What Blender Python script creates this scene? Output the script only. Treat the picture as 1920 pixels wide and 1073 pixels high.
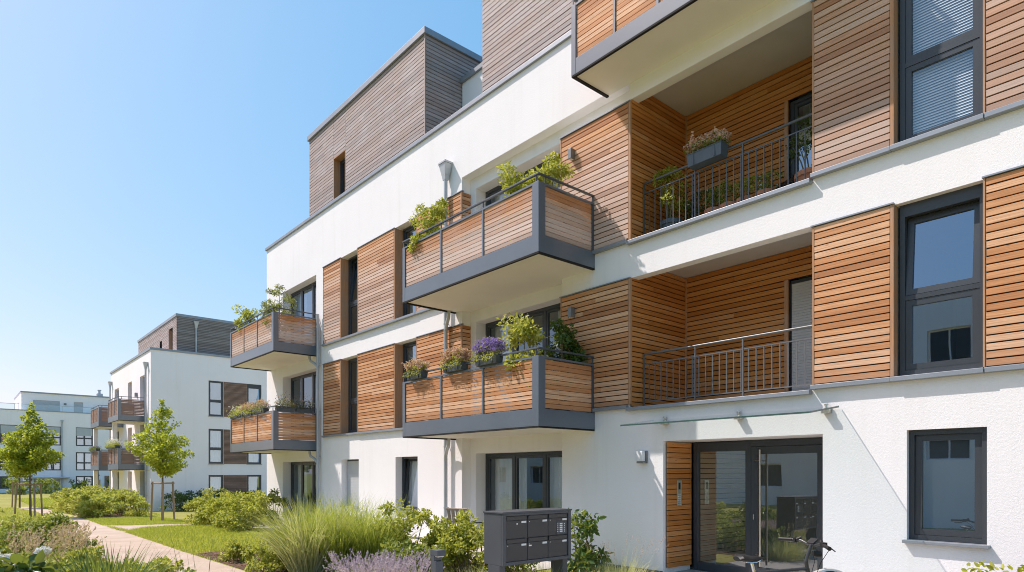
import bpy, math, random
import numpy as np
from mathutils import Vector, Matrix, Euler

R = math.radians
scene = bpy.context.scene
col = scene.collection
for _o in list(bpy.data.objects):
    bpy.data.objects.remove(_o)
random.seed(7)
rng = np.random.default_rng(7)

# ------------------------------------------------------------------ camera
cd = bpy.data.cameras.new("camera")
cam = bpy.data.objects.new("camera", cd)
col.objects.link(cam)
cam.location = (0, -9.27, 1.75)
cam.rotation_euler = (R(90), 0, R(49.0))
cd.sensor_width = 36
cd.lens = 36 * 1210 / 1920
cd.shift_y = (887 - 536.5) / 1920
cd.clip_end = 3000
scene.camera = cam

# ------------------------------------------------------------------ sky and sun
SUN = Vector((-1.5, -1.0, 2.4)).normalized()
SUN_EL = math.asin(SUN.z)
SUN_AZ = math.atan2(SUN.x, SUN.y)
world = bpy.data.worlds.new("World")
scene.world = world
world.use_nodes = True
wn = world.node_tree.nodes
wl = world.node_tree.links
sky = wn.new('ShaderNodeTexSky')
sky.sky_type = 'NISHITA'
sky.sun_disc = False
sky.sun_elevation = SUN_EL
sky.sun_rotation = SUN_AZ
sky.altitude = 0
sky.air_density = 1.0
sky.dust_density = 1.4
sky.ozone_density = 2.0
# haze near the horizon: each channel of the sky is compressed a little differently
sep = wn.new('ShaderNodeSeparateColor')
com = wn.new('ShaderNodeCombineColor')
wl.new(sky.outputs[0], sep.inputs[0])
for i, (k, x0, p) in enumerate(((.80, 1.54, 1.08), (1.75, 2.33, .60), (2.98, 4.0, .38))):
    dv = wn.new('ShaderNodeMath'); dv.operation = 'DIVIDE'; dv.inputs[1].default_value = x0
    pw = wn.new('ShaderNodeMath'); pw.operation = 'POWER'; pw.inputs[1].default_value = p
    ml = wn.new('ShaderNodeMath'); ml.operation = 'MULTIPLY'; ml.inputs[1].default_value = k
    wl.new(sep.outputs[i], dv.inputs[0]); wl.new(dv.outputs[0], pw.inputs[0]); wl.new(pw.outputs[0], ml.inputs[0])
    wl.new(ml.outputs[0], com.inputs[i])
wl.new(com.outputs[0], wn['Background'].inputs[0])
wn['Background'].inputs[1].default_value = 0.15
sd = bpy.data.lights.new("sun", 'SUN')
sun = bpy.data.objects.new("sun", sd)
col.objects.link(sun)
sd.energy = 2.8
sd.angle = R(0.5)
sd.color = (1.0, 0.915, 0.86)
sun.rotation_euler = SUN.to_track_quat('Z', 'Y').to_euler()
sun.location = (-20, -30, 40)
scene.view_settings.view_transform = 'Standard'
scene.view_settings.look = 'None'
scene.view_settings.exposure = 1.0
scene.view_settings.gamma = 1
scene.cycles.filter_width = 1.0
scene.cycles.max_bounces = 10
scene.cycles.diffuse_bounces = 5
scene.cycles.glossy_bounces = 5
scene.cycles.transparent_max_bounces = 16
scene.cycles.caustics_reflective = False
scene.cycles.caustics_refractive = False

# ------------------------------------------------------------------ materials
def new_mat(name):
    m = bpy.data.materials.new(name)
    m.use_nodes = True
    nt = m.node_tree
    return m, nt, nt.nodes['Principled BSDF']

def node(nt, t, **kw):
    n = nt.nodes.new(t)
    for k, v in kw.items():
        setattr(n, k, v)
    return n

def ramp(nt, stops):
    n = nt.nodes.new('ShaderNodeValToRGB')
    cr = n.color_ramp
    while len(cr.elements) < len(stops):
        cr.elements.new(0.5)
    for e, (p, c) in zip(cr.elements, stops):
        e.position = p
        e.color = (*c, 1)
    return n

def coords(nt, scale=(1, 1, 1)):
    tc = nt.nodes.new('ShaderNodeTexCoord')
    mp = nt.nodes.new('ShaderNodeMapping')
    mp.inputs['Scale'].default_value = scale
    nt.links.new(tc.outputs['Object'], mp.inputs['Vector'])
    return mp.outputs['Vector']

def noise(nt, vec, scale, detail=3, rough=.5):
    n = nt.nodes.new('ShaderNodeTexNoise')
    n.inputs['Scale'].default_value = scale
    n.inputs['Detail'].default_value = detail
    n.inputs['Roughness'].default_value = rough
    nt.links.new(vec, n.inputs['Vector'])
    return n.outputs['Fac']

def mixc(nt, fac, a, b, mode='MIX'):
    n = nt.nodes.new('ShaderNodeMix')
    n.data_type = 'RGBA'
    n.blend_type = mode
    for s, v in ((0, fac), (6, a), (7, b)):
        if hasattr(v, 'is_linked'):
            nt.links.new(v, n.inputs[s])
        else:
            n.inputs[s].default_value = v if s == 0 else (*v, 1)
    return n.outputs[2]

def maprange(nt, v, a, b, c=0., d=1.):
    n = nt.nodes.new('ShaderNodeMapRange')
    n.interpolation_type = 'SMOOTHSTEP'
    nt.links.new(v, n.inputs[0])
    for i, x in enumerate((a, b, c, d)):
        n.inputs[i + 1].default_value = x
    return n.outputs[0]

def math2(nt, op, a, b):
    n = nt.nodes.new('ShaderNodeMath')
    n.operation = op
    for i, v in enumerate((a, b)):
        if hasattr(v, 'is_linked'):
            nt.links.new(v, n.inputs[i])
        else:
            n.inputs[i].default_value = v
    return n.outputs[0]

def bump(nt, bs, h, strength, dist):
    b = nt.nodes.new('ShaderNodeBump')
    b.inputs['Strength'].default_value = strength
    b.inputs['Distance'].default_value = dist
    nt.links.new(h, b.inputs['Height'])
    nt.links.new(b.outputs[0], bs.inputs['Normal'])

def plain(name, c, rough=.5, metal=0., var=.06, vscale=3., bmp=0., bscale=200., spec=.5):
    m, nt, bs = new_mat(name)
    v = coords(nt)
    f = noise(nt, v, vscale, 4)
    hi = tuple(min(1, x * (1 + var)) for x in c)
    lo = tuple(x * (1 - var) for x in c)
    r = ramp(nt, [(.3, lo), (.7, hi)])
    nt.links.new(f, r.inputs[0])
    nt.links.new(r.outputs[0], bs.inputs['Base Color'])
    bs.inputs['Roughness'].default_value = rough
    bs.inputs['Metallic'].default_value = metal
    bs.inputs['Specular IOR Level'].default_value = spec
    if bmp:
        bump(nt, bs, noise(nt, v, bscale, 2), bmp, .004)
    return m

def plaster(name, c, bs_=.55, grain=85.):
    m, nt, bs = new_mat(name)
    v = coords(nt)
    big = noise(nt, v, .35, 4, .6)
    streak = noise(nt, coords(nt, (2.2, 2.2, .12)), 1.5, 4, .6)
    a = mixc(nt, maprange(nt, big, .35, .7, 0, 1), tuple(x * .965 for x in c), c)
    b = mixc(nt, maprange(nt, streak, .5, .8, 0, .55), a, tuple(x * y for x, y in zip(c, (.90, .89, .86))))
    nt.links.new(b, bs.inputs['Base Color'])
    bs.inputs['Roughness'].default_value = .95
    bs.inputs['Specular IOR Level'].default_value = .1
    g = noise(nt, v, grain, 2, .6)
    g2 = noise(nt, v, grain * .32, 2, .6)
    bump(nt, bs, math2(nt, 'ADD', g, g2), bs_, .006)
    return m

def wood(name, tones, grey, lo=None, hi=None, gmin=.0, gmax=.7, rough=.7, axis='h', vary=.32):
    """boards: one tone per board, long grain, optional silvering between two heights"""
    m, nt, bs = new_mat(name)
    geo = nt.nodes.new('ShaderNodeNewGeometry')
    rnd = geo.outputs['Random Per Island']
    n = len(tones)
    r = ramp(nt, [((i + .5) / n, t) for i, t in enumerate(tones)])
    nt.links.new(rnd, r.inputs[0])
    vs = coords(nt, (1.1, 1.1, 42) if axis == 'h' else (30, 30, 1.1))
    gr = noise(nt, vs, 1.6, 6, .62)
    fine = noise(nt, coords(nt, (2.5, 2.5, 160) if axis == 'h' else (120, 120, 3)), 1.0, 3, .6)
    c1 = mixc(nt, maprange(nt, gr, .35, .72, 0, .55), r.outputs[0], tuple(x * .62 for x in tones[0]), 'MIX')
    blot = noise(nt, coords(nt, (1.3, 1.3, 2.0)), 1.2, 4, .6)
    # silvering
    rg = ramp(nt, [(.2, tuple(x * .8 for x in grey)), (.8, tuple(x * 1.15 for x in grey))])
    nt.links.new(math2(nt, 'FRACT', math2(nt, 'MULTIPLY', rnd, 7.3), 0.), rg.inputs[0])
    if lo is not None:
        tc = nt.nodes.new('ShaderNodeTexCoord')
        sp = nt.nodes.new('ShaderNodeSeparateXYZ')
        nt.links.new(tc.outputs['Object'], sp.inputs[0])
        zz = math2(nt, 'ADD', sp.outputs[2], math2(nt, 'MULTIPLY', math2(nt, 'SUBTRACT', blot, .5), 1.1))
        gf = maprange(nt, zz, lo, hi, gmax, gmin)
    else:
        gf = maprange(nt, blot, .35, .7, gmin, gmax)
    gf = math2(nt, 'ADD', gf, math2(nt, 'MULTIPLY', math2(nt, 'SUBTRACT', rnd, .5), vary))
    cl = nt.nodes.new('ShaderNodeClamp')
    nt.links.new(gf, cl.inputs[0])
    c2 = mixc(nt, cl.outputs[0], c1, rg.outputs[0])
    # knots
    vo = nt.nodes.new('ShaderNodeTexVoronoi')
    vo.inputs['Scale'].default_value = 1.0
    nt.links.new(coords(nt, (3.1, 3.1, 11.5)) if axis == 'h' else coords(nt, (9, 9, 3)), vo.inputs['Vector'])
    kn = maprange(nt, vo.outputs['Distance'], .03, .11, .55, 0)
    c3 = mixc(nt, kn, c2, tuple(x * .35 for x in tones[0]))
    c4 = mixc(nt, maprange(nt, fine, .4, .75, 0, .28), c3, tuple(x * .5 for x in tones[0]))
    nt.links.new(c4, bs.inputs['Base Color'])
    bs.inputs['Roughness'].default_value = rough
    bs.inputs['Specular IOR Level'].default_value = .3
    bump(nt, bs, math2(nt, 'ADD', gr, fine), .35, .003)
    return m

def glass(name, tint=(.72, .78, .78), base=.16, k=.84, wav=.012, coat=(.66, .82, 1.)):
    m, nt, bs = new_mat(name)
    nt.nodes.remove(bs)
    out = [n for n in nt.nodes if n.type == 'OUTPUT_MATERIAL'][0]
    tr = nt.nodes.new('ShaderNodeBsdfTransparent')
    tr.inputs[0].default_value = (*tint, 1)
    gl = nt.nodes.new('ShaderNodeBsdfGlossy')
    gl.inputs['Roughness'].default_value = .01
    gl.inputs['Color'].default_value = (*coat, 1)
    fr = nt.nodes.new('ShaderNodeFresnel')
    # a thin pane reflects the same from both sides
    bf = nt.nodes.new('ShaderNodeNewGeometry')
    ior = nt.nodes.new('ShaderNodeMapRange')
    nt.links.new(bf.outputs['Backfacing'], ior.inputs[0])
    ior.inputs[3].default_value = 1.5
    ior.inputs[4].default_value = 1 / 1.5
    nt.links.new(ior.outputs[0], fr.inputs['IOR'])
    bp = nt.nodes.new('ShaderNodeBump')
    bp.inputs['Strength'].default_value = 1.0
    bp.inputs['Distance'].default_value = wav
    nt.links.new(noise(nt, coords(nt), 1.3, 1), bp.inputs['Height'])
    nt.links.new(bp.outputs[0], gl.inputs['Normal'])
    f = math2(nt, 'ADD', math2(nt, 'MULTIPLY', fr.outputs[0], k), base)
    mx = nt.nodes.new('ShaderNodeMixShader')
    nt.links.new(f, mx.inputs[0])
    nt.links.new(tr.outputs[0], mx.inputs[1])
    nt.links.new(gl.outputs[0], mx.inputs[2])
    nt.links.new(mx.outputs[0], out.inputs[0])
    return m

def leafmat(name, tones, trans=.4, gloss=.35, dark=.0):
    m, nt, bs = new_mat(name)
    out = [n for n in nt.nodes if n.type == 'OUTPUT_MATERIAL'][0]
    geo = nt.nodes.new('ShaderNodeNewGeometry')
    oi = nt.nodes.new('ShaderNodeObjectInfo')
    n = len(tones)
    r = ramp(nt, [((i + .5) / n, t) for i, t in enumerate(tones)])
    patch = noise(nt, coords(nt), 3.0, 2)
    s = math2(nt, 'ADD', math2(nt, 'MULTIPLY', geo.outputs['Random Per Island'], .6),
              math2(nt, 'MULTIPLY', patch, .5))
    s = math2(nt, 'ADD', s, math2(nt, 'MULTIPLY', math2(nt, 'SUBTRACT', oi.outputs['Random'], .5), .22))
    nt.links.new(s, r.inputs[0])
    nt.links.new(r.outputs[0], bs.inputs['Base Color'])
    bs.inputs['Roughness'].default_value = gloss
    bs.inputs['Specular IOR Level'].default_value = .35
    tl = nt.nodes.new('ShaderNodeBsdfTranslucent')
    tcol = mixc(nt, .5, r.outputs[0], (.58, .64, .08) if max(tones[0][:2]) > tones[0][2] * 1.8 else tones[-1])
    nt.links.new(tcol, tl.inputs[0])
    mx = nt.nodes.new('ShaderNodeMixShader')
    mx.inputs[0].default_value = trans
    nt.links.new(bs.outputs[0], mx.inputs[1])
    nt.links.new(tl.outputs[0], mx.inputs[2])
    nt.links.new(mx.outputs[0], out.inputs[0])
    return m

M = {}
M['plaster'] = plaster('white_plaster', (.89, .868, .87), .5, 105)
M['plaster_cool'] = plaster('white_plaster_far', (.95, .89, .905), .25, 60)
M['soffit'] = plain('soffit_warm_bounce', (.80, .77, .69), .9, var=.03, vscale=1.2, spec=.1)  # warm bounce light from below put into the cream tint
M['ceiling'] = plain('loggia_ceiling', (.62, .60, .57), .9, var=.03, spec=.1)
M['anthracite'] = plain('anthracite_metal', (.070, .082, .100), .38, .0, .06, 2.5, spec=.6)
M['fascia'] = plain('blue_grey_metal', (.115, .137, .17), .30, .0, .07, 1.6, spec=1.)
M['frame'] = plain('window_frame_paint', (.045, .052, .062), .36, .0, .05, spec=.5)
M['zinc'] = plain('zinc_sheet', (.46, .48, .50), .42, .25, .1, 2.0)
M['cap'] = plain('coping_sheet', (.29, .315, .35), .42, .3, .08, 1.5)
M['railing'] = plain('railing_paint', (.10, .108, .118), .4, .1, .05)
M['railing_lit'] = plain('railing_paint_lit', (.15, .152, .158), .4, .2, .05)  # sunlight on the lower railing put into a lighter colour
M['steel'] = plain('brushed_steel', (.62, .58, .52), .3, .9, .06, 20)
M['dark'] = plain('membrane', (.012, .011, .010), .9)
WARM = [(.46, .20, .070), (.56, .265, .10), (.62, .32, .135), (.50, .225, .085), (.66, .36, .165)]
TAN = [(.46, .20, .085), (.66, .31, .135), (.76, .41, .21), (.56, .25, .10), (.70, .37, .18), (.82, .49, .285)]
GREY = (.40, .315, .27)
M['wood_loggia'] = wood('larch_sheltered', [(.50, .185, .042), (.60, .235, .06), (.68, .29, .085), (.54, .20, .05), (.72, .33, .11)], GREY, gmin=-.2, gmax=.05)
M['wood_first'] = wood('larch_first_floor', TAN, (.62, .44, .335), lo=2.6, hi=4.0, gmin=-.1, gmax=.4)
M['wood_second'] = wood('larch_second_floor', TAN, (.60, .485, .43), lo=6.9, hi=8.6, gmin=-.1, gmax=.7)
M['wood_second_right'] = wood('larch_second_right', TAN, (.45, .37, .34), lo=6.1, hi=9.3, gmin=.1, gmax=.6)
M['wood_penthouse'] = wood('larch_weathered', [(.42, .315, .275), (.48, .365, .325), (.36, .27, .24)], (.42, .37, .365), gmin=.35, gmax=.9)
M['wood_bal_low'] = wood('larch_balcony_lower', TAN, (.64, .45, .33), lo=2.6, hi=3.6, gmin=-.15, gmax=.25)
M['wood_bal_up'] = wood('larch_balcony_upper', TAN, (.57, .455, .40), lo=6.2, hi=7.1, gmin=-.1, gmax=.8)
M['wood_brown'] = wood('brown_slats', [(.32, .19, .14), (.37, .225, .165), (.28, .165, .12)], (.34, .25, .21), gmin=.0, gmax=.35)
M['wood_jamb'] = wood('larch_jamb', [(.48, .25, .125), (.55, .29, .15)], (.45, .33, .26), gmin=0, gmax=.5, axis='v')
M['stake'] = wood('stake_wood', [(.34, .22, .12), (.40, .27, .16)], (.33, .27, .21), gmin=.1, gmax=.7, axis='v')
M['bark'] = plain('bark', (.17, .13, .10), .9, var=.35, vscale=30, bmp=.6, bscale=40)
M['glass_clear'] = glass('clear_window_glass', (.92, .95, .96), base=.13, k=.9, wav=.001, coat=(.7, .86, 1.))
M['reflection_cream'] = plain('slat_reflection_cream', (.80, .74, .58), .8, var=.03)  # pale slat reflection of the entrance glass put into a colour
M['glass'] = glass('window_glass', base=.30, k=.9, wav=.0012)
M['glass_door'] = glass('door_glass', (.80, .84, .82), base=.24, k=.9, wav=.001, coat=(.95, .97, 1.))
M['glass_far'] = glass('far_glass', (.7, .76, .78), base=.36, k=.9, wav=.003)
M['glass_canopy'] = glass('canopy_glass', (.84, .92, .89), base=.10, k=.9, wav=.0, coat=(.95, .98, 1.))
M['glass_edge'] = plain('glass_edge', (.06, .11, .095), .15)
M['frosted'] = plain('frosted_film', (.12, .13, .145), .5, var=.05)
M['curtain'] = plain('white_curtain', (.78, .79, .78), .9, var=.05)
M['blind'] = plain('blind_slats', (.86, .88, .90), .5, var=.03)
M['shutter'] = plain('roller_shutter', (.52, .535, .55), .5, var=.03)
M['shutter_grey'] = plain('grey_roller_shutter', (.50, .50, .51), .5, var=.03)
M['room'] = plain('room_walls', (.42, .40, .37), .9)
M['floor_room'] = plain('room_floor', (.25, .18, .12), .6)
M['mail'] = plain('mailbox_paint', (.048, .047, .048), .42, var=.05)
M['mail_side'] = plain('mailbox_shell', (.072, .079, .09), .4, var=.05)
M['label'] = plain('name_plate', (.78, .77, .74), .5)
M['black'] = plain('black_rubber', (.014, .014, .015), .5, spec=.4)
M['bikegrey'] = plain('satin_grey_paint', (.05, .052, .055), .3, .2)
M['chrome'] = plain('polished_alloy', (.7, .7, .7), .2, 1.)
M['mudguard'] = plain('silver_mudguard', (.62, .61, .58), .3, .3)
M['lamp_grey'] = plain('lamp_housing', (.20, .205, .21), .4, .3)
M['lamp_white'] = plain('lamp_diffuser', (.74, .75, .76), .4)
M['terracotta'] = plain('terracotta', (.45, .21, .13), .85, var=.15, vscale=8)
M['planter'] = plain('planter_plastic', (.075, .088, .10), .5, var=.08)
M['planter_blue'] = plain('planter_blue_grey', (.085, .11, .14), .5, var=.08)
M['soil'] = plain('potting_soil', (.05, .035, .025), .95, var=.3, vscale=30)
M['wicker'] = wood('wicker', [(.42, .33, .24), (.50, .40, .30)], (.40, .34, .28), gmin=.2, gmax=.6)
# foliage
M['leaf_tree'] = leafmat('tree_leaf', [(.17, .23, .015), (.28, .34, .02), (.42, .46, .04), (.56, .58, .10)], .5, .45)
M['leaf_yellow'] = leafmat('yellow_green_leaf', [(.17, .20, .02), (.32, .35, .04), (.49, .49, .09), (.64, .60, .19)], .42, .5)
M['leaf_mid'] = leafmat('mid_green_leaf', [(.08, .13, .02), (.15, .21, .035), (.25, .30, .06), (.36, .40, .10)], .38, .5)
M['leaf_dark'] = leafmat('dark_green_leaf', [(.018, .05, .012), (.03, .08, .018), (.055, .12, .025), (.09, .16, .04)], .3, .35)
M['leaf_olive'] = leafmat('olive_leaf', [(.10, .13, .04), (.17, .20, .07), (.26, .28, .12), (.36, .37, .18)], .3, .5)
M['leaf_bronze'] = leafmat('bronze_leaf', [(.06, .05, .03), (.10, .08, .045), (.07, .10, .035), (.16, .12, .07)], .3, .5)
M['blade_green'] = leafmat('grass_blade', [(.19, .26, .02), (.29, .36, .04), (.41, .46, .09), (.54, .57, .19)], .42, .4)
M['blade_pale'] = leafmat('pale_blade', [(.32, .35, .12), (.43, .45, .18), (.55, .55, .28), (.65, .63, .40)], .4, .5)
M['blade_dark'] = leafmat('dark_blade', [(.020, .055, .018), (.035, .085, .022), (.06, .13, .03), (.12, .20, .05)], .3, .35)
M['blade_sedge'] = leafmat('sedge_blade', [(.030, .050, .025), (.05, .075, .035), (.075, .10, .05)], .2, .45)
M['lawn_blade'] = leafmat('lawn_blade', [(.20, .25, .015), (.29, .345, .02), (.39, .43, .04), (.51, .50, .10)], .45, .5)
M['plume'] = leafmat('pink_plume', [(.50, .30, .24), (.60, .39, .32), (.70, .50, .42), (.78, .62, .54)], .35, .8)
M['lavender'] = leafmat('lavender_flower', [(.36, .28, .36), (.48, .39, .46), (.60, .50, .53), (.70, .62, .60)], .3, .8)
M['purple'] = leafmat('purple_flower', [(.22, .15, .42), (.33, .24, .56), (.45, .35, .66)], .3, .8)
M['pink'] = leafmat('pink_flower', [(.62, .33, .30), (.72, .45, .40), (.80, .60, .52)], .3, .8)
M['white_flower'] = leafmat('white_flower', [(.74, .74, .60), (.84, .83, .76), (.88, .87, .84)], .25, .8)
M['stem'] = plain('plant_stem', (.16, .14, .07), .8)

# ------------------------------------------------------------------ builders
def tag(o, label=None, cat=None, group=None, kind=None):
    if label: o['label'] = label
    if cat: o['category'] = cat
    if group: o['group'] = group
    if kind: o['kind'] = kind
    return o

def empty(name, loc, label=None, cat=None, group=None, rz=0.):
    o = bpy.data.objects.new(name, None)
    col.objects.link(o)
    o.location = loc
    o.rotation_euler = (0, 0, rz)
    o.empty_display_size = .2
    return tag(o, label, cat, group)

def origin_of(p):
    v = Vector((0, 0, 0))
    while p is not None:
        v += p.location
        p = p.parent
    return v

def link_mesh(name, me, m, parent=None):
    mats = m if isinstance(m, (list, tuple)) else [m]
    for q in mats:
        me.materials.append(M[q] if isinstance(q, str) else q)
    o = bpy.data.objects.new(name, me)
    col.objects.link(o)
    o.parent = parent
    return o

def children(o):
    return [c for c in bpy.data.objects if c.parent == o]

def copy_tree(o, parent=None):
    kids = list(o.children)
    c = o.copy()
    col.objects.link(c)
    c.parent = parent
    for k in kids:
        copy_tree(k, c)
    return c

IDENT = Matrix.Identity(4)
def side_frame(x):          # wall that faces +x at x: u runs along +y, depth runs along -x
    return Matrix.Translation((x, 0, 0)) @ Matrix.Rotation(R(90), 4, 'Z')

class MB:
    def __init__(self, F=IDENT):
        self.v = []; self.f = []; self.mi = []; self.F = F; self.cur = 0
    def add(self, vs, fs):
        n = len(self.v)
        self.v += [self.F @ Vector(p) for p in vs]
        self.f += [tuple(i + n for i in f) for f in fs]
        self.mi += [self.cur] * len(fs)
        return self
    def box(self, x0, x1, y0, y1, z0, z1, rot=None, piv=None):
        vs = [(x0, y0, z0), (x1, y0, z0), (x1, y1, z0), (x0, y1, z0), (x0, y0, z1), (x1, y0, z1), (x1, y1, z1), (x0, y1, z1)]
        if rot is not None:
            pv = Vector(piv)
            vs = [tuple(pv + rot @ (Vector(p) - pv)) for p in vs]
        return self.add(vs, [(0, 3, 2, 1), (4, 5, 6, 7), (0, 1, 5, 4), (1, 2, 6, 5), (2, 3, 7, 6), (3, 0, 4, 7)])
    def quad(self, a, b, c, d):
        return self.add([a, b, c, d], [(0, 1, 2, 3)])
    def tube(self, pts, r, n=8, caps=True):
        pts = [Vector(p) for p in pts]
        rs = r if isinstance(r, (list, tuple)) else [r] * len(pts)
        vs = []; fs = []
        prev = None
        for i, p in enumerate(pts):
            a = pts[max(0, i - 1)]; b = pts[min(len(pts) - 1, i + 1)]
            d = (b - a).normalized()
            if prev is None:
                u = d.orthogonal().normalized()
            else:
                u = (prev - d * prev.dot(d))
                u = u.normalized() if u.length > 1e-6 else d.orthogonal().normalized()
            prev = u
            w = d.cross(u)
            for k in range(n):
                t = 2 * math.pi * k / n
                vs.append(tuple(p + (u * math.cos(t) + w * math.sin(t)) * rs[i]))
        for i in range(len(pts) - 1):
            for k in range(n):
                k2 = (k + 1) % n
                fs.append((i * n + k, i * n + k2, (i + 1) * n + k2, (i + 1) * n + k))
        if caps:
            fs.append(tuple(range(n - 1, -1, -1)))
            fs.append(tuple((len(pts) - 1) * n + k for k in range(n)))
        return self.add(vs, fs)
    def frustum(self, c0, h0, c1, h1):   # between two rectangles (centre, half sizes xy)
        vs = []
        for c, h in ((c0, h0), (c1, h1)):
            for sx, sy in ((-1, -1), (1, -1), (1, 1), (-1, 1)):
                vs.append((c[0] + sx * h[0], c[1] + sy * h[1], c[2]))
        return self.add(vs, [(3, 2, 1, 0), (4, 5, 6, 7), (0, 1, 5, 4), (1, 2, 6, 5), (2, 3, 7, 6), (3, 0, 4, 7)])
    def lathe(self, c, prof, n=16, sx=1., sy=1.):
        vs = []; fs = []
        for r, z in prof:
            for k in range(n):
                t = 2 * math.pi * k / n
                vs.append((c[0] + r * math.cos(t) * sx, c[1] + r * math.sin(t) * sy, c[2] + z))
        m = len(prof)
        for i in range(m - 1):
            for k in range(n):
                k2 = (k + 1) % n
                fs.append((i * n + k, i * n + k2, (i + 1) * n + k2, (i + 1) * n + k))
        fs.append(tuple(range(n - 1, -1, -1)))
        fs.append(tuple((m - 1) * n + k for k in range(n)))
        return self.add(vs, fs)
    def build(self, name, m, parent=None, smooth=False, bevel=0.):
        me = bpy.data.meshes.new(name)
        off = origin_of(parent)
        me.from_pydata([tuple(p - off) for p in self.v], [], self.f)
        o = link_mesh(name, me, m, parent)
        if isinstance(m, (list, tuple)):
            me.polygons.foreach_set('material_index', self.mi)
        if smooth:
            me.polygons.foreach_set('use_smooth', [True] * len(me.polygons))
            try:
                me.set_sharp_from_angle(angle=R(40))
            except Exception:
                pass
        if bevel:
            b = o.modifiers.new('bevel', 'BEVEL')
            b.width = bevel
            b.segments = 2
            b.limit_method = 'ANGLE'
        me.update()
        return o

def relief(mb, u0, u1, z0, z1, rects):
    """flat wall with rectangular set-backs: rects = (u0,u1,z0,z1,depth,open); later ones win"""
    us = sorted({u0, u1, *[min(max(r[i], u0), u1) for r in rects for i in (0, 1)]})
    zs = sorted({z0, z1, *[min(max(r[i], z0), z1) for r in rects for i in (2, 3)]})
    nu, nz = len(us) - 1, len(zs) - 1
    D = [[(0., False)] * nz for _ in range(nu)]
    for i in range(nu):
        for j in range(nz):
            cu, cz = (us[i] + us[i + 1]) / 2, (zs[j] + zs[j + 1]) / 2
            for r in rects:
                if r[0] < cu < r[1] and r[2] < cz < r[3]:
                    D[i][j] = (r[4], r[5])
    for i in range(nu):
        for j in range(nz):
            d, op = D[i][j]
            a, b, c, e = us[i], us[i + 1], zs[j], zs[j + 1]
            if not op:
                mb.quad((a, d, c), (b, d, c), (b, d, e), (a, d, e))
            if i + 1 < nu:
                d2 = D[i + 1][j][0]
                if abs(d - d2) > 1e-6:
                    mb.quad((b, d, c), (b, d2, c), (b, d2, e), (b, d, e))
            if j + 1 < nz:
                d2 = D[i][j + 1][0]
                if abs(d - d2) > 1e-6:
                    mb.quad((a, d, e), (b, d, e), (b, d2, e), (a, d2, e))
    return mb

def ring(mb, a, b, c, d, y0, y1, w, wb=None, wt=None, rot=None, piv=None):
    wb = w if wb is None else wb
    wt = w if wt is None else wt
    mb.box(a, a + w, y0, y1, c, d, rot, piv)
    mb.box(b - w, b, y0, y1, c, d, rot, piv)
    mb.box(a + w, b - w, y0 + .001, y1 - .001, c, c + wb, rot, piv)
    mb.box(a + w, b - w, y0 + .001, y1 - .001, d - wt, d, rot, piv)

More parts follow.
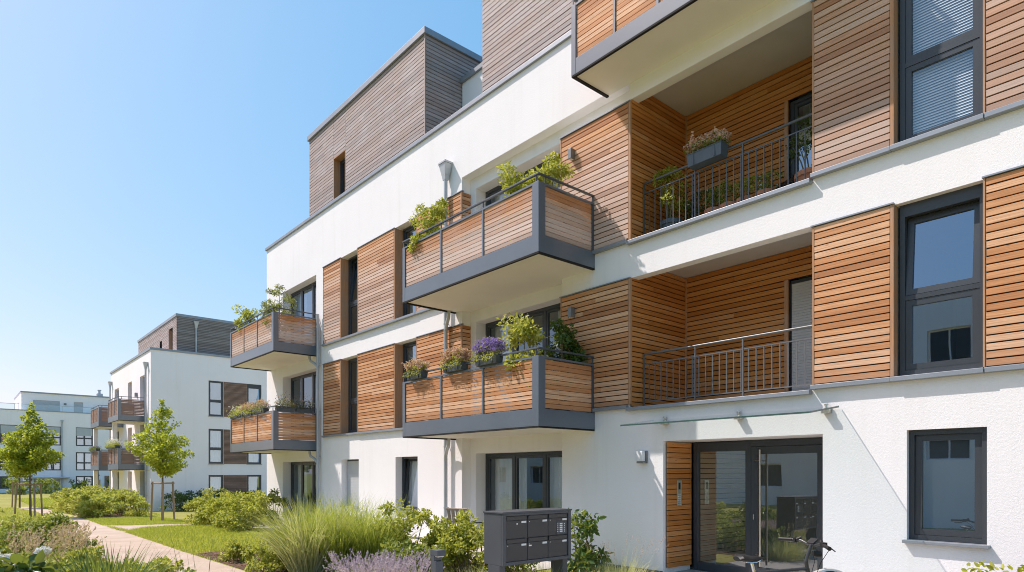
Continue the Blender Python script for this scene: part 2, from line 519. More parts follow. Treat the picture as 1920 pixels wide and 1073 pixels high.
def window(parent, F, u0, u1, z0, z1, y, mull=(), trans=(), tilt=(), cover=None, fr=.055, sash=.055, sashed=True,
           gl='glass', head=0., shut=None, cov_from=0., label=None, sill=None, name='window', mat='frame', curt=.5, tang=5.5):
    """frame part with sash / pane / curtain / blind as sub-parts; y is the depth of the frame's face"""
    mb = MB(F)
    ring(mb, u0, u1, z0, z1, y, y + .08, fr, fr, fr + head)
    zt = z1 - fr - head
    us = [u0 + fr, *mull, u1 - fr]
    zs = [z0 + fr, *trans, zt]
    hw = .03
    for m_ in mull:
        mb.box(m_ - hw, m_ + hw, y + .004, y + .076, z0 + fr, zt)
    for i in range(len(us) - 1):
        a = us[i] + (hw if i else 0); b = us[i + 1] - (hw if i < len(us) - 2 else 0)
        for t in trans:
            mb.box(a, b, y + .006, y + .074, t - hw, t + hw)
    w = mb.build(name, mat, parent)
    if label: w['label'] = label
    for i in range(len(us) - 1):
        for j in range(len(zs) - 1):
            a = us[i] + (hw if i else 0) + .003; b = us[i + 1] - (hw if i < len(us) - 2 else 0) - .003
            c = zs[j] + (hw if j else 0) + .003; d = zs[j + 1] - (hw if j < len(zs) - 2 else 0) - .003
            rot = piv = None
            if (i, j) in tilt:
                rot = Matrix.Rotation(R(-tang), 3, 'X'); piv = (a, y + .05, c)
            s = sash if sashed else .012
            sm = MB(F)
            ring(sm, a, b, c, d, y + .014, y + .07, s, s, s, rot, piv)
            if sashed:
                sm.build('sash', mat, w)
            else:
                sm.build('bead', mat, w)
            pm = MB(F)
            vs = [(a + s, y + .04, c + s), (b - s, y + .04, c + s), (b - s, y + .04, d - s), (a + s, y + .04, d - s)]
            if rot is not None:
                pv = Vector(piv); vs = [tuple(pv + rot @ (Vector(p) - pv)) for p in vs]
            pm.quad(*vs)
            pm.build('pane', gl, w)
    if cover == 'curtain':
        cm = MB(F)
        spans = [(u0, u0 + (u1 - u0) * curt * .5), (u1 - (u1 - u0) * curt * .5, u1)] if curt < 1 else [(u0, u1)]
        for a, b in spans:
            n = max(6, int((b - a) / .035))
            pts = [(a + (b - a) * k / n, y + .26 + .035 * math.sin(k * 1.9 + a * 5) + .02 * math.sin(k * .7)) for k in range(n + 1)]
            for k in range(n):
                cm.quad((pts[k][0], pts[k][1], z0 - .05), (pts[k + 1][0], pts[k + 1][1], z0 - .05),
                        (pts[k + 1][0], pts[k + 1][1], z1 + .05), (pts[k][0], pts[k][1], z1 + .05))
        cm.build('curtain', 'curtain', w, smooth=True)
    elif cover == 'blind':
        cm = MB(F)
        zb = z0 + (z1 - z0) * cov_from
        z = z1
        while z > zb:
            cm.add([(u0 + fr, y + .130, z), (u1 - fr, y + .130, z), (u1 - fr, y + .105, z - .036), (u0 + fr, y + .105, z - .036)], [(0, 1, 2, 3)])
            z -= .036
        cm.build('blind', 'blind', w)
    elif cover == 'panel':
        MB(F).box(u0 + fr, u1 - fr, y + .09, y + .10, z0 + fr, z0 + (z1 - z0) * (1 - cov_from)).build('blind', 'frosted', w)
    if shut is not None:
        sm = MB(F)
        z = zt; zb = z0 + (z1 - z0) * shut
        while z > zb:
            z2 = max(zb, z - .048)
            sm.box(u0 + fr * .6, u1 - fr * .6, y - .022, y - .010, z2 + .004, z)
            sm.box(u0 + fr * .6, u1 - fr * .6, y - .014, y - .009, z2, z2 + .004)
            z = z2
        sm.build('roller_shutter', 'shutter', w, bevel=.004)
    if sill:
        MB(F).box(u0 - .04, u1 + .04, -sill, y + .01, z0 - .045, z0 - .005).build('sill', 'cap', w, bevel=.004)
    return w

def cladding(parent, F, u0, u1, z0, z1, m, y=-.030, pitch=.094, gap=.018, th=.022, name='cladding', back=True, trim=True, label=None):
    n = max(1, round((z1 - z0) / pitch))
    p = (z1 - z0) / n
    mb = MB(F)
    for i in range(n):
        a = z0 + i * p + gap / 2; b = z0 + (i + 1) * p - gap / 2
        dy = random.uniform(-.0022, .0022); dt = random.uniform(-.0012, .0012)
        e = random.uniform(0, .004)
        cuts = [u0 + e, u1 - e]
        if u1 - u0 > 1.5 and random.random() < .45:
            cuts.insert(1, random.uniform(u0 + .4, u1 - .4))
        for q in range(len(cuts) - 1):
            p0 = cuts[q] + (.0015 if q else 0); p1 = cuts[q + 1] - (.0015 if q < len(cuts) - 2 else 0)
            dq = random.uniform(-.001, .001)
            mb.add([(p0, y + dy + dq, a), (p1, y + dy + dt, a + dt), (p1, y + th, a), (p0, y + th, a),
                    (p0, y + dy + dq, b), (p1, y + dy - dt, b + dt), (p1, y + th, b), (p0, y + th, b)],
                   [(0, 3, 2, 1), (4, 5, 6, 7), (0, 1, 5, 4), (1, 2, 6, 5), (2, 3, 7, 6), (3, 0, 4, 7)])
    o = mb.build(name, m, parent)
    if label: o['label'] = label
    if back:
        MB(F).box(u0 + .004, u1 - .004, y + th + .002, y + th + .006, z0 + .004, z1 - .004).build('backing', 'dark', o)
    return o

# ------------------------------------------------------------------ ground
def gz(x):
    t = min(1, max(0, (-x - 12) / 30))
    return -.5 * t * t * (3 - 2 * t)

def sheet(name, poly_fn, us, vs, lift, m):
    """strip sheet following the ground: poly_fn(u, v) -> (x, y)"""
    verts = []; faces = []
    for u in us:
        for v in vs:
            x, y = poly_fn(u, v)
            verts.append((x, y, gz(x) + lift))
    k = len(vs)
    for i in range(len(us) - 1):
        for j in range(k - 1):
            faces.append((i * k + j, (i + 1) * k + j, (i + 1) * k + j + 1, i * k + j + 1))
    me = bpy.data.meshes.new(name)
    me.from_pydata(verts, [], faces)
    me.update()
    # face up
    if me.polygons[0].normal.z < 0:
        me.flip_normals()
    o = link_mesh(name, me, m)
    me.polygons.foreach_set('use_smooth', [True] * len(me.polygons))
    return o

def groundmat(name, stops, scale, bmp, bscale, rough=.95, fine=60.):
    m, nt, bs = new_mat(name)
    v = coords(nt)
    f = math2(nt, 'ADD', math2(nt, 'MULTIPLY', noise(nt, v, scale, 5, .65), .6), math2(nt, 'MULTIPLY', noise(nt, v, fine, 3, .7), .4))
    r = ramp(nt, stops)
    nt.links.new(f, r.inputs[0])
    nt.links.new(r.outputs[0], bs.inputs['Base Color'])
    bs.inputs['Roughness'].default_value = rough
    bs.inputs['Specular IOR Level'].default_value = .15
    bump(nt, bs, noise(nt, v, bscale, 3, .7), bmp, .02)
    return m

M['lawn'] = groundmat('lawn_soil', [(.25, (.21, .20, .05)), (.5, (.30, .28, .075)), (.75, (.39, .36, .12))], .6, .6, 60)
M['path'] = groundmat('path_gravel', [(.3, (.38, .29, .22)), (.45, (.49, .385, .30)), (.55, (.54, .43, .34)), (.7, (.62, .51, .42))], 1.1, .6, 120, fine=90)
M['mulch'] = groundmat('bark_mulch', [(.3, (.055, .032, .02)), (.5, (.14, .085, .055)), (.72, (.26, .17, .12))], 3, 1., 40, fine=50)
M['paving'] = groundmat('terrace_paving', [(.3, (.42, .39, .35)), (.5, (.50, .47, .43)), (.7, (.57, .54, .50))], 1.5, .25, 90)
M['asphalt'] = groundmat('entrance_paving', [(.3, (.38, .36, .34)), (.5, (.44, .42, .395)), (.7, (.50, .48, .45))], 1.5, .25, 90)

def frange(a, b, n):
    return [a + (b - a) * i / n for i in range(n + 1)]

xs = sorted(set([-900, -400, -200, -120, -80, *frange(-60, -10, 50), -6, 0, 10, 30, 80, 300, 900]))
g = sheet('ground', lambda u, v: (u, v), xs, [-900, -300, -100, -50, -30, -20, -10, 0, 10, 30, 80, 300, 900], 0, 'lawn')
tag(g, kind='structure')

PR = [(-53, -5.2), (-48, -4.75), (-44, -4.50), (-40, -4.42), (-35.8, -4.47), (-31, -4.72), (-27, -4.93), (-23, -5.08), (-20.5, -5.20), (-15.8, -5.36), (-12.5, -5.36), (-9, -5.3), (0, -5.3), (14, -5.3)]
def path_right(x):
    for (a, ya), (b, yb) in zip(PR, PR[1:]):
        if a <= x <= b:
            t = (x - a) / (b - a)
            return ya + (yb - ya) * t
    return PR[0][1] if x < PR[0][0] else PR[-1][1]
pu = frange(-53, 10, 126)
p = sheet('path', lambda u, v: (u, path_right(u) - v * (1.0 + .55 * min(1, max(0, (u + 46) / 28)))), pu, [0, .33, .66, 1], .010, 'path')
tag(p, kind='structure')
bt = [(-29.6, -4.80), (-28.9, -4.3), (-28.52, -4.0), (-28.2, -3.08), (-27.6, -2.2), (-26.2, -1.0), (-25.6, 0)]
bb = [(-23.9, -5.04), (-25.4, -4.5), (-26.0, -3.9), (-26.3, -2.9), (-25.9, -2.2), (-25.0, -1.0), (-24.6, 0)]
p2 = sheet('side_path', lambda u, v: (bt[u][0] * (1 - v) + bb[u][0] * v, bt[u][1] * (1 - v) + bb[u][1] * v), range(7), [0, .5, 1], .006, 'path')
tag(p2, kind='structure')
# terrace paving along the house, entrance paving, planting beds
tag(sheet('terrace', lambda u, v: (u, v), frange(-25.2, -8.4, 34), [-1.55, -.8, -.0], .014, 'paving'), kind='structure')
tag(sheet('terrace_landing', lambda u, v: (u, v), frange(-20.6, -19.0, 6), [-2.6, -2.0, -1.55], .0145, 'paving'), kind='structure')
tag(sheet('entrance_paving', lambda u, v: (u, v), frange(-6.69, -2.2, 10), [-5.3, -3, -1, 0, .8], .012, 'asphalt'), kind='structure')
tag(sheet('planting_bed', lambda u, v: (u, -5.3 + v * (3.7 if u > -13.4 else max(.3, 3.7 - (-13.4 - u) * 1.5))), frange(-15.2, -6.75, 34), [0, .25, .5, .75, 1], .008, 'mulch'), kind='structure')
tag(sheet('border_bed', lambda u, v: (u, path_right(u) - 1.62 - v * 2.4), frange(-36, -4, 60), [0, .3, .6, 1], .007, 'mulch'), kind='structure')
tag(sheet('front_bed', lambda u, v: (u, v), frange(-2.15, 4, 12), [-3.2, -2, -1, -.0], .009, 'mulch'), kind='structure')
tag(sheet('hedge_bed', lambda u, v: (u, -4.35 + v * 2.6), frange(-47, -36.5, 20), [0, .5, 1], .007, 'mulch'), kind='structure')

# ------------------------------------------------------------------ the main apartment house
house = empty('apartment_building', (0, 0, 0), 'large white apartment house with larch slat cladding, grey balconies and glazed entrance under glass canopy', 'building')
XL, XR, ZP = -25.2, 5.0, 10.38
holes = [
    (-12.5, -9.13, -.4, 8.85, .25, False), (-9.13, -7.42, 8.48, 8.85, .25, False),
    # glazed doors behind the far balconies
    (-23.6, -20.7, 5.9, 8.42, .30, True), (-23.6, -20.7, 2.9, 5.28, .30, True), (-23.6, -20.7, .06, 2.15, .30, True),
    # windows between the cladding
    (-18.84, -17.70, 5.97, 8.52, .28, True), (-15.57, -14.45, 5.97, 8.52, .28, True),
    (-18.84, -17.70, 2.97, 5.33, .28, True), (-15.57, -14.45, 2.97, 5.33, .28, True),
    (-18.84, -17.70, .70, 2.17, .22, True), (-15.57, -14.45, .70, 2.19, .22, True),
    # glazed doors in the set-back bay
    (-12.28, -9.3, 5.9, 8.58, .55, True), (-12.28, -9.3, 2.9, 5.38, .55, True), (-12.28, -9.3, .06, 2.22, .55, True),
    # loggias
    (-7.42, -4.12, 5.88, 8.5, .2, True), (-7.42, -4.12, 2.93, 5.27, .2, True),
    # right hand windows
    (-3.08, -2.10, 5.97, 8.42, .16, True), (-3.08, -2.10, 3.0, 5.24, .16, True), (-2.93, -2.08, .88, 2.30, .10, True),
    (2.2, 3.4, .88, 2.30, .10, True), (2.2, 3.4, 3.0, 5.24, .16, True), (2.2, 3.4, 5.97, 8.42, .16, True),
    # entrance
    (-6.69, -3.99, .0, 2.30, .81, True),
]
w = MB()
relief(w, XL, XR, -.6, ZP, holes)
# end walls, rear wall, roof
w.quad((XL, 12, -.6), (XL, 0, -.6), (XL, 0, ZP), (XL, 12, ZP))
w.quad((XR, 0, -.6), (XR, 12, -.6), (XR, 12, ZP), (XR, 0, ZP))
w.quad((XR, 12, -.6), (XL, 12, -.6), (XL, 12, ZP), (XR, 12, ZP))
wall = w.build('wall', 'plaster', house)
MB().quad((XL + .01, .01, ZP - .16), (XR - .01, .01, ZP - .16), (XR - .01, 11.99, ZP - .16), (XL + .01, 11.99, ZP - .16)).build('flat_roof', 'zinc', house)
# loggia shells
for zf, zc, in ((5.885, 8.80), (2.935, 5.60)):
    s = MB()
    a, b, d = -7.42, -4.12, 1.72
    zo = 8.5 if zf > 5 else 5.27
    s.quad((a, .2, zc), (b, .2, zc), (b, d, zc), (a, d, zc))
    s.quad((a, .2, zo), (b, .2, zo), (b, .2, zc), (a, .2, zc))
    s.quad((b, .2, zf), (b, d, zf), (b, d, zc), (b, .2, zc))
    s.quad((a, .2, zf), (a, d, zf), (a, d, zc), (a, .2, zc))
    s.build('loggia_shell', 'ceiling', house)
    lf = MB()
    lf.quad((a, -.0, zf), (b, -.0, zf), (b, d, zf), (a, d, zf))
    lf.build('loggia_floor', 'paving', house)
    fl = side_frame(-7.415)
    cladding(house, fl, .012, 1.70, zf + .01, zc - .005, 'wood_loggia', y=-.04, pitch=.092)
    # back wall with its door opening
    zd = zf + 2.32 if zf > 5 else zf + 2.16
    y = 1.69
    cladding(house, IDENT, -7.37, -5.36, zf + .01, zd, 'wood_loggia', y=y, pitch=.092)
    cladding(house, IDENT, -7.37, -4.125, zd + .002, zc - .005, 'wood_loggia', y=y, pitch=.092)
    tr = MB()
    tr.box(-7.374, -7.345, y - .012, y + .01, zf + .01, zc - .006)          # inner corner lath
    tr.box(-5.36, -5.30, y - .03, y + .03, zf + .01, zd - .002)
    tr.build('corner_trim', 'wood_jamb', house)
    MB().box(-7.42, -7.372, -.034, .012, zf + .05, (8.47 if zf > 5 else 5.27) - .01).build('corner_trim', 'wood_jamb', house)
    dw = window(house, IDENT, -5.29, -4.13, zf + .02, zd - .02, y - .01 + .06, mull=(-4.7,), shut=0. if zf < 5 else None, fr=.06, cover='curtain' if zf > 5 else None,
                label='loggia door with its grey roller shutter closed' if zf < 5 else 'dark glazed loggia door')
    if zf < 5:
        for c in dw.children:
            if c.name.startswith('roller_shutter'):
                c.data.materials[0] = M['shutter_grey']
    bk = MB()
    bk.quad((-5.3, y + .35, zf), (-4.12, y + .35, zf), (-4.12, y + .35, zc), (-5.3, y + .35, zc))
    bk.build('room_wall', 'room', house)
# rooms behind the glass
rm = MB()
for z in (.05, 2.80, 5.78, 8.72):
    rm.box(XL + .05, -7.5, .62, 4.5, z - .16, z)
    rm.box(-4.05, XR - .05, .35, 4.5, z - .16, z)
for x in (-19.6, -16.6, -12.7, -7.7, -3.6, 0):
    rm.box(x - .06, x + .06, .7, 4.45, .05, 8.6)
rm.box(XL + .05, -7.5, 4.5, 4.6, -.1, 8.7)
rm.box(-4.05, XR - .05, 4.51, 4.6, -.1, 8.7)
rm.box(-7.45, -4.1, 4.505, 4.6, -.1, 2.7)
rm.build('room_wall', 'room', house)
hf = MB()
hf.box(-7.4, -3.9, .95, 4.4, -.1, .02)
hf.build('hall_floor', 'asphalt', house)
cladding(house, side_frame(-6.60), .92, 2.7, .05, 2.3, 'reflection_cream', y=-.03, pitch=.092, gap=.012, name='reflection_slats')  # added inside the hall to stand in for pale slats reflected in the glass
hw = MB()
hw.box(-6.6, -4.0, 2.72, 2.78, .03, 2.4)
hw.build('hall_wall', 'room', house)

# windows of the front
for z0, z1, cv in ((5.95, 8.42, 'curtain'), (2.95, 5.28, None), (.07, 2.15, 'curtain')):
    window(house, IDENT, -23.59, -20.71, z0, z1, .30, mull=(-22.62, -21.66), cover=cv, curt=.6, gl='glass' if z0 > 5 else 'glass_clear')
for z0, z1, h in ((5.95, 8.58, 0), (2.95, 5.38, 0), (.07, 2.22, 0)):
    window(house, IDENT, -12.27, -9.31, z0, z1, .55, mull=(-11.22, -10.2), cover='curtain', curt=.8 if z0 < 2 else .5, fr=.075, gl='glass_clear')
window(house, IDENT, -18.80, -17.71, 5.98, 8.52, .22, trans=(7.05,), tilt=((0, 1),), cover=None)
window(house, IDENT, -15.54, -14.46, 5.98, 8.52, .22, trans=(7.05,), cover='curtain')
window(house, IDENT, -18.80, -17.71, 2.98, 5.33, .22, trans=(4.0,), cover='curtain', curt=.5)
window(house, IDENT, -15.54, -14.46, 2.98, 5.33, .22, trans=(4.0,), cover='blind', cov_from=.35)
window(house, IDENT, -18.83, -17.71, .72, 2.17, .20, shut=0., sill=.05, label='ground floor window with its white roller shutter closed')
window(house, IDENT, -15.56, -14.46, .72, 2.19, .20, tilt=((0, 0),), sill=.05, cover='curtain', curt=.9, gl='glass_clear', label='ground floor window tilted open')
window(house, IDENT, -3.045, -2.115, 5.99, 8.42, .10, trans=(7.05,), cover='blind', fr=.06, sash=.07, gl='glass_clear', label='tall window with white venetian blinds')
window(house, IDENT, -3.045, -2.115, 3.02, 5.24, .10, trans=(4.02,), tilt=((0, 1),), head=.10, fr=.06, sash=.075, label='tall window tilted open at the top')
window(house, IDENT, -2.925, -2.085, .90, 2.295, .07, tilt=((0, 0),), fr=.06, sash=.075, sill=.075, tang=.8, cover='panel', cov_from=-.02, label='ground floor window with frosted glass and grey sill')
for z0, z1 in ((.90, 2.29), (3.02, 5.24), (5.99, 8.42)):
    window(house, IDENT, 2.21, 3.39, z0, z1, .08, cover='curtain', sill=.06)

# cladding between the sills
def jamb(x, z0, z1, dy=.24):
    MB().box(x, x + .042, -.034, dy, z0, z1).build('jamb', 'wood_jamb', house)
for z0, z1, mt, mr in ((5.985, 8.50, 'wood_second', 'wood_second_right'), (2.985, 5.31, 'wood_first', 'wood_first')):
    cladding(house, IDENT, -20.08, -18.89, z0, z1, mt)
    jamb(-18.875, z0, z1)
    cladding(house, IDENT, -17.69, -15.62, z0, z1, mt)
    jamb(-15.605, z0, z1)
    cladding(house, IDENT, -14.44, -12.50, z0, z1, mt)
    cladding(house, side_frame(-12.495), -.028, .245, z0, z1, mt, y=-.026)
    MB().box(-12.505, -12.466, -.038, -.005, z0, z1).build('corner_trim', 'wood_jamb', house)
    # trim laths at panel edges
    for x in (-20.10, -17.71, -14.46):
        MB().box(x - .004, x + .018, -.036, -.004, z0, z1).build('edge_trim', 'wood_jamb', house)
    # bay next to the loggia
    zz = z1 - (.05 if z0 > 5 else .05)
    cladding(house, IDENT, -9.12, -7.43, z0, zz, mt)
    MB().box(-9.142, -9.118, -.036, .0, z0, zz).build('edge_trim', 'wood_jamb', house)
    # right of the loggia
    zr = 8.44 if z0 > 5 else 5.24
    cladding(house, IDENT, -4.10, -3.12, z0 + .02, zr, mr)
    jamb(-3.115, z0 + .02, zr, .12)
    MB().box(-4.122, -4.10, -.036, .0, z0 + .02, zr).build('edge_trim', 'wood_jamb', house)
    MB().box(-2.112, -2.09, -.036, .08, z0 + .02, zr).build('edge_trim', 'wood_jamb', house)
    cladding(house, IDENT, -2.085, -.30, z0 + .02, zr, mr)
    # head flashings and sill ledges
    for a, b, z in ((-20.13, -18.83, z1), (-17.72, -15.56, z1), (-14.47, -12.44, z1), (-9.16, -7.38, zz), (-4.14, -3.07, zr), (-2.12, -.28, zr)):
        MB().box(a, b, -.052, .02, z + .004, z + .022).build('flashing', 'cap', house)
    for a, b, pr in ((-20.14, -17.72, .075), (-17.715, -14.46, .085), (-14.455, -12.44, .075), (-9.16, -7.44, .075), (-7.435, -4.135, .10), (-4.13, -3.10, .085), (-3.095, -2.095, .095), (-2.09, -.27, .085)):
        zt_ = z0 - .012 + (.02 if a > -5 else 0) - (.045 if pr == .10 else 0)
        MB().box(a, b, -pr, .22 if pr != .10 else .16, zt_ - .06, zt_).build('ledge', 'cap', house, bevel=.004)

# coping of the parapet
cp = MB()
cp.box(XL - .05, XR + .05, -.055, .32, ZP, ZP + .10)
cp.box(XL - .05, XL + .32, .321, 12.05, ZP, ZP + .10)
cp.build('parapet_coping', 'cap', house, bevel=.006)
# base strip
pl = MB()
for a, b in ((XL, -23.62), (-20.68, -12.5), (-9.29, -6.70), (-3.98, XR)):
    pl.box(a, b, -.012, .0, -.4, .055)
pl.build('plinth', 'anthracite', house)

# ---- penthouse storey
def penthouse(x0, x1, y0, y1, zt, m, win=None):
    z0 = ZP - .1
    w = MB()
    w.box(x0, x1, y0 + .032, y1, z0, zt)
    b = w.build('penthouse_storey', 'dark', house)
    if win:
        wa, wb, wz0, wz1 = win
        cladding(house, IDENT, x0, wa, z0 + .1, zt, m, y=y0, pitch=.105, back=False)
        cladding(house, IDENT, wb, x1, z0 + .1, zt, m, y=y0, pitch=.105, back=False)
        cladding(house, IDENT, wa + .003, wb - .003, wz1, zt, m, y=y0, pitch=.105, back=False)
        MB().box(wa, wa + .05, y0 + .001, y0 + .031, wz0, wz1).build('jamb', 'wood_jamb', house)
    else:
        cladding(house, IDENT, x0, x1, z0 + .1, zt, m, y=y0, pitch=.105, back=False)
    fs = side_frame(x1)
    cladding(house, fs, y0 + .02, y1, z0 + .1, zt, m, y=-.026, pitch=.105, back=False)
    MB().box(x1 - .004, x1 + .034, y0 - .012, y0 + .022, z0 + .1, zt).build('corner_trim', 'wood_penthouse', house)
    c = MB()
    c.box(x0 - .06, x1 + .09, y0 - .06, y1 + .05, zt + .002, zt + .17)
    c.build('roof_coping', 'cap', house, bevel=.008)
    return b

def penthouse_hollow(x0, x1, y0, y1, zt, m, wa, wb, wz0, wz1):
    """weathered slat storey with a deep window"""
    z0 = ZP - .1
    w = MB()
    relief(w, x0, x1, z0, zt, [(wa, wb, wz0, wz1, .30, True)])
    w.v = [p + Vector((0, y0 + .032, 0)) for p in w.v]
    w.quad((x1, y0 + .032, z0), (x1, y1, z0), (x1, y1, zt), (x1, y0 + .032, zt))
    w.quad((x0, y1, z0), (x0, y0 + .032, z0), (x0, y0 + .032, zt), (x0, y1, zt))
    w.quad((x1, y1, z0), (x0, y1, z0), (x0, y1, zt), (x1, y1, zt))
    w.quad((x0, y0 + .032, zt), (x1, y0 + .032, zt), (x1, y1, zt), (x0, y1, zt))
    w.quad((x0, y0 + 1.1, z0), (x1, y0 + 1.1, z0), (x1, y0 + 1.1, zt), (x0, y0 + 1.1, zt))
    w.build('penthouse_storey', 'dark', house)
    cladding(house, IDENT, x0, wa, z0 + .1, zt, m, y=y0, pitch=.105, back=False)
    cladding(house, IDENT, wb, x1, z0 + .1, zt, m, y=y0, pitch=.105, back=False)
    cladding(house, IDENT, wa + .003, wb - .003, wz1, zt, m, y=y0, pitch=.105, back=False)
    MB().box(wa, wa + .035, y0 - .006, y0 + .30, wz0, wz1).build('jamb', 'wood_jamb', house)
    MB().box(wa + .036, wb, y0 - .004, y0 + .30, wz1 - .03, wz1 - .002).build('jamb', 'wood_jamb', house)
    MB().box(wb - .03, wb, y0 - .006, y0 + .30, wz0, wz1 - .035).build('jamb', 'wood_jamb', house)
    window(house, IDENT, wa + .04, wb - .035, wz0 + .02, wz1 - .035, y0 + .22, cover='curtain')
    cladding(house, side_frame(x1), y0 + .02, y1, z0 + .1, zt, m, y=-.026, pitch=.105, back=False)
    MB().box(x1 - .004, x1 + .034, y0 - .012, y0 + .018, z0 + .1, zt).build('corner_trim', 'wood_penthouse', house)
    c = MB()
    c.box(x0 - .06, x1 + .09, y0 - .06, y1 + .05, zt + .002, zt + .17)
    c.build('roof_coping', 'cap', house, bevel=.008)

penthouse_hollow(-21.6, -14.35, .15, 8.0, 13.30, 'wood_penthouse', -19.72, -18.86, 10.5, 12.0)
penthouse(-11.90, 4.6, .15, 8.0, 13.55, 'wood_penthouse')
pw = MB()
relief(pw, -14.3, -11.95, ZP - .2, 12.45, [(-13.2, -12.3, 10.5, 11.55, .2, True)])
pw.v = [p + Vector((0, 1.35, 0)) for p in pw.v]
pw.quad((-14.3, 1.9, 10.2), (-11.95, 1.9, 10.2), (-11.95, 1.9, 12.4), (-14.3, 1.9, 12.4))
pw.build('penthouse_wall', 'plaster', house)
window(house, IDENT, -13.19, -12.31, 10.51, 11.55, 1.47)
MB().box(-14.3, -11.95, 1.28, 6, 12.452, 12.57).build('roof_coping', 'cap', house)

# ---- balconies
def balcony(F, u0, u1, depth, zb, m, back=0., fas=.34, top=1.27, rail=1.42, label=None, base=None, front_n=3, left=True):
    base = base or house
    cw, lw, pw_ = .165, .10, .045
    y0 = -depth
    s = MB(F)
    s.box(u0 + .03, u1 - .03, y0 + .03, back, zb + .03, zb + .24)
    sl = s.build('balcony', 'soffit', base)
    if label: sl['label'] = label
    d = MB(F)    # drip edge
    d.box(u0, u1, y0, y0 + .05, zb, zb + .029)
    d.box(u0, u0 + .05, y0 + .051, -.01, zb, zb + .029)
    d.box(u1 - .05, u1, y0 + .051, -.01, zb, zb + .029)
    d.build('drip_edge', 'dark', sl)
    f = MB(F)
    zf = zb + fas
    f.box(u0 + .004, u1 - .004, y0, y0 + .028, zb + .03, zf)
    f.box(u0, u0 + .028, y0 + .029, -.004, zb + .03, zf - .001)
    f.box(u1 - .028, u1, y0 + .029, -.004, zb + .03, zf - .001)
    f.build('fascia', 'fascia', sl, bevel=.003)
    zt = zb + top
    # wide folded corner sheets
    p = MB(F)
    p.box(u1 - cw, u1 + .003, y0 - .004, y0 + .03, zb + .028, zt)
    p.box(u1 - .03, u1 + .0031, y0 + .0305, y0 + cw, zb + .0285, zt)
    p.build('corner_post', 'fascia', sl, bevel=.003)
    p = MB(F)
    p.box(u0 - .003, u0 + lw, y0 - .004, y0 + .03, zb + .028, zt)
    p.box(u0 - .0031, u0 + .03, y0 + .0305, y0 + lw, zb + .0285, zt)
    p.build('corner_post', 'fascia', sl, bevel=.003)
    for us in ((u0, 1), (u1, -1)):
        a = us[0] if us[1] > 0 else us[0] - .045
        MB(F).box(a, a + .045, -.075, -.012, zf, zt).build('post', 'anthracite', sl)
    n = front_n
    a0, a1 = u0 + lw, u1 - cw
    span = (a1 - a0) / n
    # intermediate posts and slat infill of the front
    for i in range(1, n):
        x = a0 + span * i
        MB(F).box(x - pw_ / 2, x + pw_ / 2, y0, y0 + .04, zf + .001, zt - .002).build('post', 'fascia', sl)
    for i in range(n):
        a = a0 + span * i + (pw_ / 2 if i else .012) + .002
        b = a0 + span * (i + 1) - (pw_ / 2 if i < n - 1 else .012) - .002
        cladding(sl, F, a, b, zf + .012, zt - .045, m, y=y0 + .018, pitch=.082, gap=.015, th=.018, name='slat_panel', back=False)
    # slat infill of the ends: wider gaps that let light through
    for X, sg in ((u1, 1), (u0, -1)):
        mb = MB(F)
        z = zf + .012
        yy0, yy1 = y0 + (cw if sg > 0 else lw) + .004, -.08
        nn = int((zt - .05 - z) / .0835)
        pp = (zt - .05 - z) / nn
        for k in range(nn):
            q = z + k * pp
            e = random.uniform(-.003, .003)
            xx = (X - .040) if sg > 0 else (X + .018)
            tt = random.uniform(-.003, .003)
            mb.add([(xx, yy0, q + .005), (xx + .020, yy0, q + .005), (xx + .020, yy1, q + .005 + tt), (xx, yy1, q + .005 + tt),
                    (xx, yy0, q + pp - .006 + e), (xx + .020, yy0, q + pp - .006 + e), (xx + .020, yy1, q + pp - .006 + e), (xx, yy1, q + pp - .006 + e)],
                   [(0, 3, 2, 1), (4, 5, 6, 7), (0, 1, 5, 4), (1, 2, 6, 5), (2, 3, 7, 6), (3, 0, 4, 7)])
        mb.build('slat_panel', m, sl)
    # top bar on the panels, and the raised handrail on stubs
    t = MB(F)
    t.box(u0 + lw + .001, u1 - cw - .001, y0 - .002, y0 + .045, zt - .036, zt)
    t.box(u1 - .048, u1 + .001, y0 + cw + .001, -.011, zt - .036, zt - .0005)
    t.box(u0 - .001, u0 + .048, y0 + lw + .001, -.011, zt - .036, zt - .0005)
    t.build('top_bar', 'fascia', sl)
    h = MB(F)
    zr = zb + rail
    h.box(u0 - .005, u1 + .005, y0 - .006, y0 + .038, zr - .03, zr)
    h.box(u1 - .038, u1 + .005, y0 + .039, -.01, zr - .0305, zr - .0005)
    h.box(u0 - .005, u0 + .038, y0 + .039, -.01, zr - .0305, zr - .0005)
    for x in [u0 + .03, u1 - .08] + [a0 + span * i for i in range(1, n)]:
        h.box(x - .014, x + .014, y0 + .006, y0 + .024, zt, zr - .031)
    for y in (y0 + cw + .02, -.05):
        h.box(u1 - .026, u1 - .008, y - .014, y + .014, zt, zr - .031)
        h.box(u0 + .008, u0 + .026, y - .014, y + .014, zt, zr - .031)
    h.build('handrail', 'anthracite', sl, bevel=.003)
    return sl

balcony(IDENT, -12.77, -8.25, 1.48, 5.62, 'wood_bal_up', back=.249, label='second floor balcony in the middle of the front')
balcony(IDENT, -12.77, -8.25, 1.48, 2.55, 'wood_bal_low', back=.249, label='first floor balcony in the middle of the front')
balcony(IDENT, -24.75, -20.55, 1.50, 5.64, 'wood_bal_up', back=0, label='second floor balcony at the far end')
balcony(IDENT, -24.75, -20.55, 1.50, 2.48, 'wood_bal_low', back=0, label='first floor balcony at the far end')
balcony(IDENT, -7.95, -4.2, .96, 8.76, 'wood_bal_up', back=.0, fas=.30, label='topmost balcony above the loggias', front_n=4)

